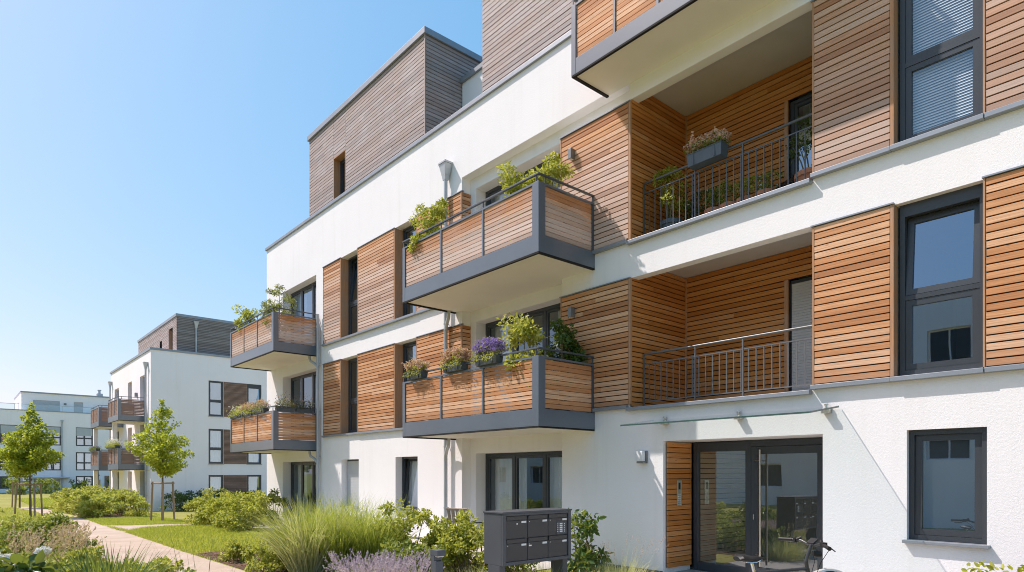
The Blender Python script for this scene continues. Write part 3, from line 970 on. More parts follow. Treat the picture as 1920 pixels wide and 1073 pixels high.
# ---- loggia railings
def loggia_rail(zs, zt, mt):
    y, a, b = .33, -7.36, -4.13
    o = MB()
    o.tube([(a, y, zt), (b, y, zt)], .021, 10)
    r = o.build('loggia_railing', mt, house, smooth=True)
    f = MB()
    zm = zt - .17
    f.box(a, b, y - .008, y + .008, zm - .018, zm)
    f.box(a, b, y - .008, y + .008, zs + .06, zs + .078)
    f.build('rail_bar', mt, r)
    for x in (a + .012, -6.27, -5.39, b - .012):
        MB().box(x - .012, x + .012, y - .014, y + .014, zs, zt - .015).build('post', mt, r)
    q = MB()
    n = 25
    for i in range(1, n):
        x = a + (b - a) * i / n
        q.box(x - .0075, x + .0075, y - .0065, y + .0065, zs + .079, zm - .019)
    q.build('balusters', mt, r)
loggia_rail(5.95, 7.05, 'railing')
loggia_rail(2.99, 3.92, 'railing_lit')

# ---- rainwater pipes
def downpipe(x, y, zt, zb, hopper=True, name='downpipe', bends=(), base=None, r=.048, F=IDENT):
    base = base or house
    mb = MB(F)
    top = zt - .42 if hopper else zt
    mb.tube([(x, y, zb), (x, y, top)], r, 12)
    z = zb + .9
    while z < top - .2:
        mb.tube([(x, y, z - .02), (x, y, z + .02)], r + .006, 12)
        mb.box(x - .01, x + .01, y + r, y + .10, z - .012, z + .012)
        z += 1.5
    for zbend, dx, dy in bends:
        mb.tube([(x, y, zbend - .55), (x + .03, y - .02, zbend - .42), (x + dx * .45, y + dy * .45, zbend - .27), (x + dx * .92, y + dy * .92, zbend - .18), (x + dx, y + dy, zbend - .07), (x + dx, y + dy, zbend + .03)], r * .92, 10)
    o = mb.build(name, 'zinc', base, smooth=True)
    if hopper:
        h = MB(F)
        h.frustum((x, y, zt - .44), (.055, .05), (x, y, zt - .32), (.075, .07))
        h.frustum((x, y, zt - .32), (.075, .07), (x, y, zt - .05), (.135, .115))
        h.frustum((x, y, zt - .05), (.15, .13), (x, y, zt), (.15, .13))
        h.build('hopper', 'zinc', o, bevel=.006)
    return o
downpipe(-13.02, -.11, 9.36, .0, bends=((2.60, .30, -.12), (5.67, .30, -.12)))
downpipe(-20.33, -.11, 7.0, -.1, hopper=False, bends=((5.67, -.42, -.10), (2.5, -.42, -.10)))

# ---- wall lamps on the cladding and by the entrance
def clad_lamp(x, z):
    l = MB()
    l.box(x - .045, x + .045, -.145, -.035, z - .10, z + .10)
    o = l.build('wall_lamp', 'lamp_grey', house, bevel=.006)
    MB().box(x - .03, x + .03, -.13, -.05, z - .104, z - .1005).build('lens', 'lamp_white', o)
clad_lamp(-8.79, 8.0)
clad_lamp(-8.79, 4.90)
l = MB()
l.box(-7.115, -7.015, -.03, .0, 1.92, 2.14)
l.box(-7.175, -7.03, -.115, -.031, 1.92, 1.955)
wl_ = l.build('wall_lamp', 'lamp_grey', house, bevel=.004)
MB().box(-7.175, -7.045, -.118, -.032, 1.957, 2.135).build('diffuser', 'lamp_white', wl_, bevel=.008)
# small lamp on the far bay
# ---- entrance
y = .81
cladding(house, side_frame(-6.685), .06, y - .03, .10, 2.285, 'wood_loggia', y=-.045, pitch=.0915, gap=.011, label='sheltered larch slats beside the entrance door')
d = MB()
zt = 2.285
d.box(-6.60, -6.52, y - .03, y + .07, .02, zt)
d.box(-5.60, -5.50, y - .03, y + .07, .02, zt)
d.box(-4.28, -4.00, y - .03, y + .07, .02, zt)
d.box(-6.519, -5.601, y - .028, y + .068, zt - .16, zt)
d.box(-5.499, -4.281, y - .028, y + .068, zt - .10, zt)
d.box(-6.519, -5.601, y - .028, y + .068, .02, .16)
door = d.build('entrance_front', 'frame', house, bevel=.003)
MB().quad((-6.52, y + .02, .16), (-5.60, y + .02, .16), (-5.60, y + .02, zt - .16), (-6.52, y + .02, zt - .16)).build('pane', 'glass_door', door)
lf = MB()
ring(lf, -5.49, -4.29, .03, zt - .105, y - .04, y + .03, .115, .16, .12)
leaf = lf.build('door', 'frame', house, bevel=.003)
MB().quad((-5.375, y, .19), (-4.405, y, .19), (-4.405, y, zt - .225), (-5.375, y, zt - .225)).build('pane', 'glass_door', leaf)
h = MB()
h.tube([(-5.30, y - .11, .22), (-5.30, y - .11, 2.13)], .017, 12)
for z in (.4, 1.95):
    h.tube([(-5.30, y - .11, z), (-5.42, y - .035, z)], .009, 8)
h.build('handle', 'steel', leaf, smooth=True)
MB().box(-5.455, -5.435, y - .052, y - .041, .98, 1.06).build('lock', 'chrome', leaf, bevel=.004)
# intercom plate on the slats
fs = side_frame(-6.642)
ip = MB(fs)
ip.box(.33, .47, -.012, .0, 1.17, 1.62)
inter = ip.build('intercom', 'steel', house, bevel=.003)
MB(fs).box(.365, .425, -.0135, -.0125, 1.46, 1.58).build('camera_lens', 'black', inter)
bt_ = MB(fs)
for i in range(6):
    for u in (.36, .40):
        bt_.box(u, u + .026, -.015, -.0125, 1.19 + i * .035, 1.207 + i * .035)
bt_.build('bell_buttons', 'label', inter)

# glass canopy on brackets
ca, cb, dp = -6.87, -3.76, .93
zw, zfr = 2.68, 2.545
c = MB()
c.cur = 0
sl_ = (zw - zfr) / dp
vs = [(ca, -.02, zw), (cb, -.02, zw), (cb, -dp, zfr), (ca, -dp, zfr)]
c.quad(*vs)
can = c.build('glass_canopy', 'glass_canopy', house)
e = MB()
t = .024
def slab_edge(p, q):
    e.add([p, q, (q[0], q[1], q[2] - t), (p[0], p[1], p[2] - t)], [(0, 1, 2, 3)])
slab_edge((ca, -dp, zfr - .001), (cb, -dp, zfr - .001))
slab_edge((cb, -dp, zfr - .001), (cb, -.02, zw - .001))
slab_edge((ca, -.02, zw - .001), (ca, -dp, zfr - .001))
e.build('glass_edge', 'glass_edge', can)
for x in (-6.62, -5.25, -3.92):
    b = MB()
    b.box(x - .055, x + .055, -.10, .0, zw - .10, zw - .045)
    b.tube([(x, -.05, zw - .06), (x, -.05, zw + .035)], .014, 8)
    b.tube([(x, -.05, zw + .012), (x, -.05, zw + .035)], .03, 10)
    b.tube([(x, -.05, zw - .03), (x, -.05, zw - .012)], .03, 10)
    b.build('bracket', 'steel', can, bevel=.003)

# ------------------------------------------------------------------ the next house down the path
X2 = -42.6
G2 = -.5
h2 = empty('apartment_building', (X2, 0, G2), 'smaller white apartment house beyond the young tree, brown slat panels between its windows', 'building')
S2 = side_frame(X2)
Y2, Z2, L2 = -.40, 9.02, -55.2
w = MB(S2)
side_w = [(2.8, 3.68), (5.13, 6.05), (8.6, 9.5)]
rows2 = [(5.30, 7.50), (2.33, 4.50), (.10, 1.62)]
hs = []
for i, (z0, z1) in enumerate(rows2):
    hs += [(2.8, 3.68, z0, z1, .12, True), (5.13, 6.05, z0 + (.9 if i == 0 else .0), z1, .12, True), (9.0, 10.0, z0, z1, .12, True)]
relief(w, Y2, 14, -1.2, Z2, hs)
w.F = Matrix.Translation((0, Y2, 0))
fh = []
frow = [(5.75, 7.72), (2.80, 4.72), (.0, 1.85)]
for z0, z1 in frow:
    fh += [(-45.45, -44.0, z0, z1, .25, True), (-49.1, -47.9, z0, z1, .25, True), (-53.7, -52.2, z0, z1, .25, True)]
relief(w, L2, X2, -1.2, Z2, fh)
w.F = IDENT
w.quad((L2, Y2, -1.2), (L2, 14, -1.2), (L2, 14, Z2), (L2, Y2, Z2))
w.quad((L2, Y2, Z2 - .1), (X2, Y2, Z2 - .1), (X2, 14, Z2 - .1), (L2, 14, Z2 - .1))
w.build('wall', 'plaster_cool', h2)
b = MB(S2)
b.quad((Y2 + .5, 1.6, -1), (13.5, 1.6, -1), (13.5, 1.6, Z2 - .2), (Y2 + .5, 1.6, Z2 - .2))
b.F = IDENT
b.quad((L2 + 1, Y2 + 1.6, -1), (X2 - 1.7, Y2 + 1.6, -1), (X2 - 1.7, Y2 + 1.6, Z2 - .2), (L2 + 1, Y2 + 1.6, Z2 - .2))
for z in (-.1, 2.2, 5.0, 8.0):
    b.box(L2 + .3, X2 - .2, Y2 + .3, 13.9, z - .15, z)
b.build('room_wall', 'room', h2)
for i, (z0, z1) in enumerate(rows2):
    window(h2, S2, 2.81, 3.67, z0, z1, .06, trans=(z0 + (z1 - z0) * .43,) if i < 2 else (), cover='curtain' if i else None, curt=1., gl='glass_far', sill=.05 if i < 2 else None)
    zb = z0 + (.9 if i == 0 else .0)
    window(h2, S2, 5.14, 6.04, zb, z1, .06, gl='glass_far', head=.16 if i == 0 else 0, cover='curtain' if i == 1 else None, curt=1., sill=.05 if i < 2 else None)
    window(h2, S2, 9.01, 9.99, z0, z1, .06, gl='glass_far')
    cladding(h2, S2, 3.69, 5.12, z0 - (.02 if i < 2 else .9), z1, 'wood_brown', pitch=.072, gap=.02, y=-.028)
for z0, z1 in frow:
    window(h2, Matrix.Translation((0, Y2, 0)), -45.44, -44.01, z0, z1, .2, mull=(-44.7,), gl='glass_far')
    window(h2, Matrix.Translation((0, Y2, 0)), -53.69, -52.21, z0, z1, .2, mull=(-52.95,), gl='glass_far')
    cladding(h2, Matrix.Translation((0, Y2 + .2, 0)), -49.1, -47.9, z0, z1, 'wood_brown', y=0., pitch=.09, gap=.014)
c = MB()
c.box(L2 - .05, X2 + .05, Y2 - .06, Y2 + .3, Z2, Z2 + .13)
c.box(X2 - .3, X2 + .05, Y2 + .301, 14.05, Z2, Z2 + .13)
c.build('parapet_coping', 'cap', h2)
# its set-back penthouse clad in grey slats
pz = 11.28
px1, py0 = X2 - .35, 1.1
px0 = px1 - 10.6
w = MB(Matrix.Translation((0, py0, 0)))
relief(w, px0, px1, Z2 - .1, pz, [(px1 - 1.9, px1 - .9, Z2 + .1, 10.75, .25, True), (px1 - 4.2, px1 - 3.6, Z2 + .1, 10.35, .25, True)])
w.F = IDENT
w.quad((px1, py0, Z2 - .1), (px1, 11, Z2 - .1), (px1, 11, pz), (px1, py0, pz))
w.quad((px0, py0, Z2 - .1), (px0, 11, Z2 - .1), (px0, 11, pz), (px0, py0, pz))
w.quad((px0, py0 + 1.2, Z2), (px1, py0 + 1.2, Z2), (px1, py0 + 1.2, pz), (px0, py0 + 1.2, pz))
w.quad((px0, py0, pz), (px1, py0, pz), (px1, 11, pz), (px0, 11, pz))
w.build('penthouse_storey', 'dark', h2)
PF = Matrix.Translation((0, py0, 0))
for a, b_, zz in ((px0, px1 - 4.2, None), (px1 - 3.6, px1 - 1.9, None), (px1 - .9, px1, None)):
    cladding(h2, PF, a, b_, Z2, pz, 'wood_penthouse', pitch=.1, back=False)
cladding(h2, PF, px1 - 1.9, px1 - .9, 10.75, pz, 'wood_penthouse', pitch=.1, back=False)
cladding(h2, PF, px1 - 4.2, px1 - 3.6, 10.35, pz, 'wood_penthouse', pitch=.1, back=False)
MB(PF).box(px1 - 1.9, px1 - 1.86, -.02, .24, Z2 + .1, 10.74).build('jamb', 'wood_jamb', h2)
window(h2, PF, px1 - 1.84, px1 - .9, Z2 + .1, 10.74, .18, mull=(px1 - 1.35,), gl='glass_far')
window(h2, PF, px1 - 4.19, px1 - 3.61, Z2 + .1, 10.34, .18, gl='glass_far')
M['wood_pent_shade'] = wood('larch_shaded', [(.25, .21, .195), (.30, .25, .235), (.22, .185, .175)], (.27, .25, .25), gmin=.35, gmax=.9)  # shade on the side face put into darker tones of the front slats
cladding(h2, side_frame(px1), py0, 11, Z2, pz, 'wood_pent_shade', pitch=.1, back=False)
c = MB()
c.box(px0 - .06, px1 + .06, py0 - .08, 11, pz + .002, pz + .16)
c.build('roof_coping', 'cap', h2)
downpipe(2.15, -.08, 11.1, Z2, base=h2, F=side_frame(px1))
downpipe(-43.35, Y2 - .12, 8.35, G2, base=h2, r=.055)
downpipe(-54.7, Y2 - .12, 8.4, G2, base=h2, r=.055)
MB().box(-46.35, -46.15, Y2 - .14, Y2, 6.55, 6.8).build('wall_lamp', 'lamp_grey', h2)
BF = Matrix.Translation((0, Y2, 0))
for a, b_ in ((-47.2, -43.95), (-53.8, -50.55)):
    for zb, mt in ((4.85, 'wood_brown'), (1.92, 'wood_brown')):
        balcony(BF, a, b_, 1.44, zb, mt, fas=.36, top=1.30, rail=1.44, base=h2)
# slender columns that carry the far balconies
for x in (-54.0, -46.9):
    MB().box(x - .13, x + .13, Y2 - 1.25, Y2 - 1.0, -.8, 4.86).build('column', 'plaster_cool', h2)

# ------------------------------------------------------------------ the third house closing the view
X3, G3 = -93.0, -.6
h3 = empty('apartment_building', (X3, 0, G3), 'long plain white apartment house closing the view behind the pair of staked trees', 'building')
S3 = side_frame(X3)
Z3 = 8.95
colsw = [(-10.8, -9.0), (-5.1, -2.2), (-.9, 1.0 - .4), (2.06, 3.8), (6.3, 8.0)]
rows3 = [(5.0, 7.24), (2.05, 4.25), (-.05, 1.37)]
hs = []
for a, b_ in colsw:
    for z0, z1 in rows3:
        if (a, z0) == (-.9, -.05) or (a, z0) == (-5.1, -.05) and False:
            continue
        hs.append((a, b_, z0, z1, .14, True))
hs.append((-2.0, .5, G3, 1.05, .3, False))
hs.append((5.0, 6.1, G3, 1.4, .12, False))
hs = [q for q in hs if not (q[0] == -.9 and q[2] == -.05) and not (q[0] == 6.3 and q[2] == -.05)]
w = MB(S3)
relief(w, -16, 22, -1.2, Z3, hs)
w.F = IDENT
w.quad((X3, -16, -1.2), (X3 - 14, -16, -1.2), (X3 - 14, -16, Z3), (X3, -16, Z3))
w.quad((X3, -16, Z3 - .05), (X3, 22, Z3 - .05), (X3 - 14, 22, Z3 - .05), (X3 - 14, -16, Z3 - .05))
w.build('wall', 'plaster_cool', h3)
b = MB(S3)
b.quad((-15.9, 1.5, -1), (21.9, 1.5, -1), (21.9, 1.5, Z3 - .2), (-15.9, 1.5, Z3 - .2))
b.build('room_wall', 'room', h3)
for i, (a, b_) in enumerate(colsw):
    for j, (z0, z1) in enumerate(rows3):
        if i in (2, 4) and j == 2:
            continue
        mid = (a + b_) / 2
        tr = (z0 + (z1 - z0) * .42,) if j < 2 else ()
        window(h3, S3, a + .01, b_ - .01, z0, z1, .06, mull=(mid,), trans=tr, gl='glass_far', sashed=True, fr=.08, sash=.05,
               cover='curtain' if (i + j) % 2 == 0 and i > 2 else None, curt=1.,
               shut=.55 if (j == 0 and i != 0) else None)
# garage like service door with awning, and a slatted door
gd = MB(S3)
gd.box(-1.95, -.75, .2, .29, G3, .95)
gd.build('door', 'shutter_grey', h3)
gd = MB(S3)
gd.box(-.65, .45, .2, .29, G3, .95)
gd.build('door', 'shutter', h3)
gd = MB(S3)
gd.box(-2.6, 1.4, -.8, 0, 1.12, 1.28)
gd.build('awning', 'zinc', h3)
cladding(h3, S3, 5.02, 6.08, G3, 1.38, 'wood_brown', y=.05, pitch=.1, back=False, name='slatted_door')
c = MB(S3)
c.box(-16.05, 22, -.05, .3, Z3, Z3 + .1)
c.build('parapet_coping', 'cap', h3)
P3 = -94.2
FS = side_frame(P3)
w = MB(FS)
relief(w, -3.1, 16, Z3 - .1, 11.15, [(-2.0, .6, Z3, 10.36, .1, False), (2.0, 2.95, Z3, 10.4, .1, False), (7, 9, Z3, 10.4, .1, False)])
w.F = Matrix.Translation((0, -3.1, 0))
relief(w, P3 - 10, P3, Z3 - .1, 11.15, [(P3 - 2.2, P3 - 1.4, Z3 + .2, 10.4, .1, False), (P3 - 4.4, P3 - 3.6, Z3 + .2, 10.4, .1, False), (P3 - 6.6, P3 - 5.8, Z3 + .2, 10.4, .1, False)])
w.F = IDENT
w.quad((P3, -3.1, 11.14), (P3, 16, 11.14), (P3 - 10, 16, 11.14), (P3 - 10, -3.1, 11.14))
w.build('penthouse_storey', 'plaster_cool', h3)
for a, b_ in ((-1.99, .59), (2.01, 2.94), (7.01, 8.99)):
    q = MB(FS)
    z = 10.35
    while z > Z3:
        q.box(a, b_, .03, .06, z - .09, z - .006)
        z -= .09
    q.build('roller_shutter', 'shutter_grey', h3)
q = MB(Matrix.Translation((0, -3.1, 0)))
for x in (-2.2, -4.4, -6.6):
    q.quad((P3 + x, .08, Z3 + .2), (P3 + x + .8, .08, Z3 + .2), (P3 + x + .8, .08, 10.4), (P3 + x, .08, 10.4))
q.build('window', 'frame', h3)
c = MB()
c.box(P3 - 10, P3 + .08, -3.18, 16, 11.152, 11.30)
c.build('roof_coping', 'cap', h3)
MB(FS).box(1.0, 1.25, -.12, 0, 9.95, 10.15).build('wall_lamp', 'lamp_grey', h3)
rl = MB(S3)
rl.box(-15.9, 21, .12, .15, Z3 + .72, Z3 + .77)
for k in range(25):
    rl.box(-15.8 + k * 1.5, -15.76 + k * 1.5, .12, .15, Z3 + .1, Z3 + .72)
rr = rl.build('terrace_railing', 'zinc', h3)
g_ = MB(S3)
g_.quad((-15.9, .135, Z3 + .1), (21, .135, Z3 + .1), (21, .135, Z3 + .72), (-15.9, .135, Z3 + .72))
g_.build('pane', 'glass_canopy', rr)
downpipe(.68, -.1, 8.0, G3, base=h3, F=S3, r=.075)
ch = MB()
ch.box(P3 - 2.2, P3 - 1.2, 4.6, 5.2, 11.3, 11.75)
ch.tube([(P3 - 1.7, 4.9, 11.7), (P3 - 1.7, 4.9, 12.25)], .14, 10)
ch.tube([(P3 - 1.7, 4.9, 12.15), (P3 - 1.7, 4.9, 12.25)], .22, 10)
ch.build('chimney', 'zinc', h3)

# ------------------------------------------------------------------ the house across the garden (seen in the window panes)
h4 = empty('apartment_building', (-26, -24, 0), 'white apartment house across the garden, mirrored in the window panes', 'building')
w = MB()
F4 = Matrix.Translation((0, -24, 0)) @ Matrix.Rotation(R(180), 4, 'Z')
w.F = F4
hs4 = []
for k in range(10):
    a = 3.5 + k * 4.6
    for z0, z1 in ((.9, 2.3), (3.0, 5.2), (6.0, 8.2)):
        if k == 1 and z0 < 1:
            continue
        hs4.append((a, a + 1.7, z0, z1, .2, False))
relief(w, 2, 50, -.6, 10.9, hs4)
w.F = IDENT
w.box(-50.0, -2.0, -33, -24.01, 10.6, 10.7)
w.box(-50.0, -49.9, -33, -24.01, -.6, 10.6)
w.box(-50.0, -2.0, -33.2, -33, -.6, 10.6)
w.box(-2.1, -2.0, -33, -24.01, -.6, 10.6)
w.build('wall', 'plaster_cool', h4)
for a, b_, z0, z1, _, _ in hs4:
    q = MB(F4)
    q.quad((a + .08, .18, z0 + .08), (a + .82, .18, z0 + .08), (a + .82, .18, z1 - .08), (a + .08, .18, z1 - .08))
    q.quad((a + .9, .18, z0 + .08), (a + 1.62, .18, z0 + .08), (a + 1.62, .18, z1 - .08), (a + .9, .18, z1 - .08))
    q.build('window', 'frame', h4)
MB().box(-50.1, -1.9, -24.3, -23.94, 10.9, 11.0).build('parapet_coping', 'cap', h4)

# ------------------------------------------------------------------ street furniture
def mailbox():
    root = empty('mailbox_stand', (-6.58, -3.25, 0), 'anthracite letterbox stand with six boxes and a bell panel, beside the shrubs', 'mailbox')
    F = side_frame(-6.40)     # front faces +x, u along +y, v into the box
    u0, u1, z0, z1, dp = -3.87, -2.60, .535, 1.235, .385
    b = MB(F)
    b.box(u0, u1, .025, dp, z0, z1 - .02)
    body = b.build('body', 'mail_side', root, bevel=.004)
    t = MB(F)
    t.box(u0 - .012, u1 + .012, -.02, dp + .008, z1 - .019, z1 + .004)
    t.build('roof', 'mail_side', root, bevel=.004)
    fr = MB(F)
    ring(fr, u0, u1, z0 - .0, z1 - .02, -.012, .024, .055, .045, .03)
    fr.build('front_frame', 'mail_side', root, bevel=.003)
    n = 0
    w = (u1 - u0 - .11) / 3
    h = (z1 - .05 - z0 - .045) / 2
    for j in range(2):
        for i in range(3):
            a = u0 + .055 + i * w + .004; c = z0 + .045 + j * h + .004
            e = a + w - .008; d = c + h - .008
            m = MB(F)
            m.box(a, e, .004, .022, c, d - .062)
            dd = m.build('letterbox_door', 'mail', root, bevel=.002)
            m = MB(F)
            m.box(a + .012, e - .012, -.002, .018, d - .058, d - .004, Matrix.Rotation(R(6), 3, 'X'), (a, .0, d))
            m.build('flap', 'mail', dd, bevel=.002)
            MB(F).box(e - .105, e - .02, .001, .0035, d - .098, d - .072).build('name_plate', 'label', dd)
            if (i, j) == (0, 1):
                k = MB(F); k.tube([(a + .19, .004, d - .105), (a + .19, -.004, d - .105)], .011, 12); k.build('lock', 'chrome', dd)
            else:
                k = MB(F); k.tube([(a + .03, .004, d - .085), (a + .03, -.002, d - .085)], .006, 10); k.build('lock', 'chrome', dd)
            if (i, j) == (1, 0):
                MB(F).box(a + .02, a + .07, .001, .0035, d - .115, d - .097).build('name_plate', 'label', dd)
            if (i, j) == (2, 1):
                p = MB(F)
                p.box(e - .22, e - .03, .0005, .0035, d - .285, d - .115)
                pa = p.build('bell_panel', 'mail_side', dd)
                q = MB(F)
                for r_ in range(5):
                    q.box(e - .205, e - .190, -.001, .0004, d - .15 - r_ * .027, d - .139 - r_ * .027)
                    q.box(e - .160, e - .105, -.001, .0004, d - .152 - r_ * .027, d - .134 - r_ * .027)
                    q.box(e - .075, e - .058, -.001, .0004, d - .15 - r_ * .027, d - .139 - r_ * .027)
                q.build('bell_buttons', 'label', pa)
    for a in (u0 + .0, u1 - .10):
        l = MB(F)
        l.box(a + .001, a + .10, .06, .30, -.02, z0 - .001)
        l.build('leg', 'mail_side', root, bevel=.004)
    return root
mailbox()

root = empty('bollard_light', (-5.92, -5.22, 0), 'slim square anthracite bollard light in the lavender left of the letterboxes', 'bollard light')
b = MB()
b.box(-5.97, -5.87, -5.27, -5.17, -.02, .78)
b.build('post', 'anthracite', root, bevel=.004)
b = MB()
b.box(-5.975, -5.83, -5.275, -5.165, .84, .905)
b.box(-5.972, -5.90, -5.272, -5.168, .781, .839)
b.build('head', 'anthracite', root, bevel=.004)
MB().box(-5.899, -5.845, -5.26, -5.18, .828, .8395).build('lens', 'lamp_white', root)

def bicycle():
    """built along +y (front), standing at the origin"""
    root = empty('bicycle', (0, 0, 0), 'black city bicycle with silver mudguards parked before the glazed entrance', 'bicycle')
    def wheel(yc):
        t = MB()
        n = 40
        r = .345
        pts = [(0, yc + r * math.cos(2 * math.pi * k / n), r + .005 + r * math.sin(2 * math.pi * k / n) - .0) for k in range(n + 1)]
        t.tube(pts, .019, 8, caps=False)
        w = t.build('wheel', 'black', root, smooth=True)
        rr = .318
        m = MB()
        m.tube([(0, yc + rr * math.cos(2 * math.pi * k / n), r + .005 + rr * math.sin(2 * math.pi * k / n)) for k in range(n + 1)], .011, 8, caps=False)
        m.build('rim', 'chrome', w, smooth=True)
        s = MB()
        for k in range(28):
            a = 2 * math.pi * k / 28
            sd_ = .03 if k % 2 else -.03
            s.tube([(sd_, yc + .02 * math.cos(a + .6), r + .005 + .02 * math.sin(a + .6)), (0, yc + rr * math.cos(a), r + .005 + rr * math.sin(a))], .0012, 4)
        s.tube([(-.05, yc, r + .005), (.05, yc, r + .005)], .022, 10)
        s.build('spokes', 'chrome', w)
    wheel(-.52); wheel(.56)
    for yc, a0, a1 in ((-.52, 10, 190), (.56, 15, 175)):
        g_ = MB()
        n = 26
        R0, R1 = .378, .384
        for k in range(n):
            t0, t1 = R(a0 + (a1 - a0) * k / n), R(a0 + (a1 - a0) * (k + 1) / n)
            vs = []
            for t in (t0, t1):
                for rr, x in ((.366, -.03), (.382, -.022), (.388, 0), (.382, .022), (.366, .03)):
                    vs.append((x, yc + rr * math.cos(t), .35 + rr * math.sin(t)))
            g_.add(vs, [(i, i + 1, i + 6, i + 5) for i in range(4)])
        g_.build('mudguard', 'mudguard', root, smooth=True)
    f = MB()
    bb_, st, ht, hb = (0, -.10, .29), (0, -.235, .72), (0, .335, .74), (0, .37, .60)
    f.tube([bb_, st], .017, 10); f.tube([st, ht], .017, 10); f.tube([bb_, hb], .021, 10); f.tube([ht, hb], .022, 10)
    for x in (-.055, .055):
        f.tube([(x * .4, -.12, .29), (x, -.52, .35)], .011, 8)
        f.tube([(x * .3, -.235, .70), (x, -.52, .35)], .009, 8)
    f.build('frame', 'bikegrey', root, smooth=True)
    k = MB()
    k.tube([(0, .372, .59), (0, .385, .56)], .024, 10)
    for x in (-.055, .055):
        k.tube([(x * .3, .38, .575), (x, .40, .54), (x, .56, .35)], [.014, .014, .009], 8)
    k.build('fork', 'bikegrey', root, smooth=True)
    s = MB()
    s.tube([(0, -.225, .70), (0, -.262, .815)], .0135, 10)
    s.build('seat_post', 'chrome', root, smooth=True)
    # saddle: wide rear, long nose
    d = MB()
    prof = [(-.145, .055, .868, .03), (-.12, .078, .882, .045), (-.07, .076, .880, .05), (-.02, .052, .868, .045), (.04, .028, .862, .038), (.10, .020, .860, .032), (.135, .010, .855, .02)]
    n = 12
    vs = []; fs = []
    for y_, hw, z, th in prof:
        for i in range(n):
            t = 2 * math.pi * i / n
            zz = z + (math.sin(t) * th * .35 if math.sin(t) > 0 else math.sin(t) * th)
            vs.append((math.cos(t) * hw, y_ - .275, zz - .01 * (math.cos(t) ** 2)))
    for i in range(len(prof) - 1):
        for q in range(n):
            q2 = (q + 1) % n
            fs.append((i * n + q, i * n + q2, (i + 1) * n + q2, (i + 1) * n + q))
    fs.append(tuple(range(n - 1, -1, -1))); fs.append(tuple((len(prof) - 1) * n + q for q in range(n)))
    d.add(vs, fs)
    sad = d.build('saddle', 'black', root, smooth=True)
    rl = MB()
    for x in (-.022, .022):
        rl.tube([(x * 1.6, -.395, .85), (x, -.33, .822), (x, -.23, .822), (x * .6, -.165, .845)], .0042, 6)
    rl.build('saddle_rails', 'chrome', sad)
    # stem and bar
    st_ = MB()
    st_.tube([(0, .335, .73), (0, .320, .815)], .019, 10)
    st_.tube([(0, .322, .80), (0, .335, .86), (0, .375, .965)], .017, 10)
    st_.build('stem', 'bikegrey', root, smooth=True)
    hb_ = MB()
    hb_.tube([(-.33, .285, .975), (-.20, .335, .985), (-.12, .365, .985), (-.06, .375, .965), (.06, .375, .965), (.12, .365, .985), (.20, .335, .985), (.33, .285, .975)], .0125, 10)
    bar = hb_.build('handlebar', 'bikegrey', root, smooth=True)
    for sg in (-1, 1):
        g_ = MB()
        g_.tube([(sg * .335, .283, .975), (sg * .30, .297, .978), (sg * .21, .332, .985)], [.019, .0175, .0165], 12)
        g_.build('grip', 'black', bar, smooth=True)
        lv = MB()
        lv.box(sg * .185 - .018, sg * .185 + .018, .325, .375, .965, 1.008)
        lv.tube([(sg * .185, .37, .975), (sg * .23, .40, .955), (sg * .31, .365, .945)], [.007, .006, .005], 8)
        lv.tube([(sg * .165, .345, .99), (sg * .13, .37, 1.012)], .017, 10)
        lv.build('brake_lever', 'black', bar, smooth=True)
        cb = MB()
        cb.tube([(sg * .17, .375, .975), (sg * .12, .47, .93), (sg * .04, .45, .80), (sg * .03, .40, .66)], .0032, 6)
        cb.build('cable', 'black', bar, smooth=True)
    dis = MB()
    dis.box(-.045, .045, .355, .425, .988, 1.006, Matrix.Rotation(R(35), 3, 'X'), (0, .39, .99))
    dis.build('display', 'black', bar, bevel=.004)
    hl = MB()
    hl.tube([(0, .40, .875), (0, .425, .875), (0, .465, .875)], [.022, .032, .034], 14)
    hl.build('headlight', 'black', root, smooth=True)
    cr = MB()
    cr.tube([(-.05, -.10, .29), (.05, -.10, .29)], .02, 12)
    cr.tube([(.055, -.10, .29), (.062, -.02, .14)], .009, 8)
    cr.tube([(-.055, -.10, .29), (-.062, -.18, .44)], .009, 8)
    cr.box(.062, .15, -.05, .01, .128, .146); cr.box(-.15, -.062, -.21, -.15, .432, .45)
    cr.tube([(.046, -.10, .29), (.050, -.10, .29)], .085, 24)
    cr.build('crankset', 'bikegrey', root)
    ks = MB()
    ks.tube([(-.03, -.16, .29), (-.16, -.24, .012)], .008, 8)
    ks.build('kickstand', 'bikegrey', root)
    return root
bk = bicycle()
bk.location = (-3.08, -3.19, .012)
bk.rotation_euler = (0, R(2), R(-26))
bk.scale = (1.06, 1.06, 1.07)

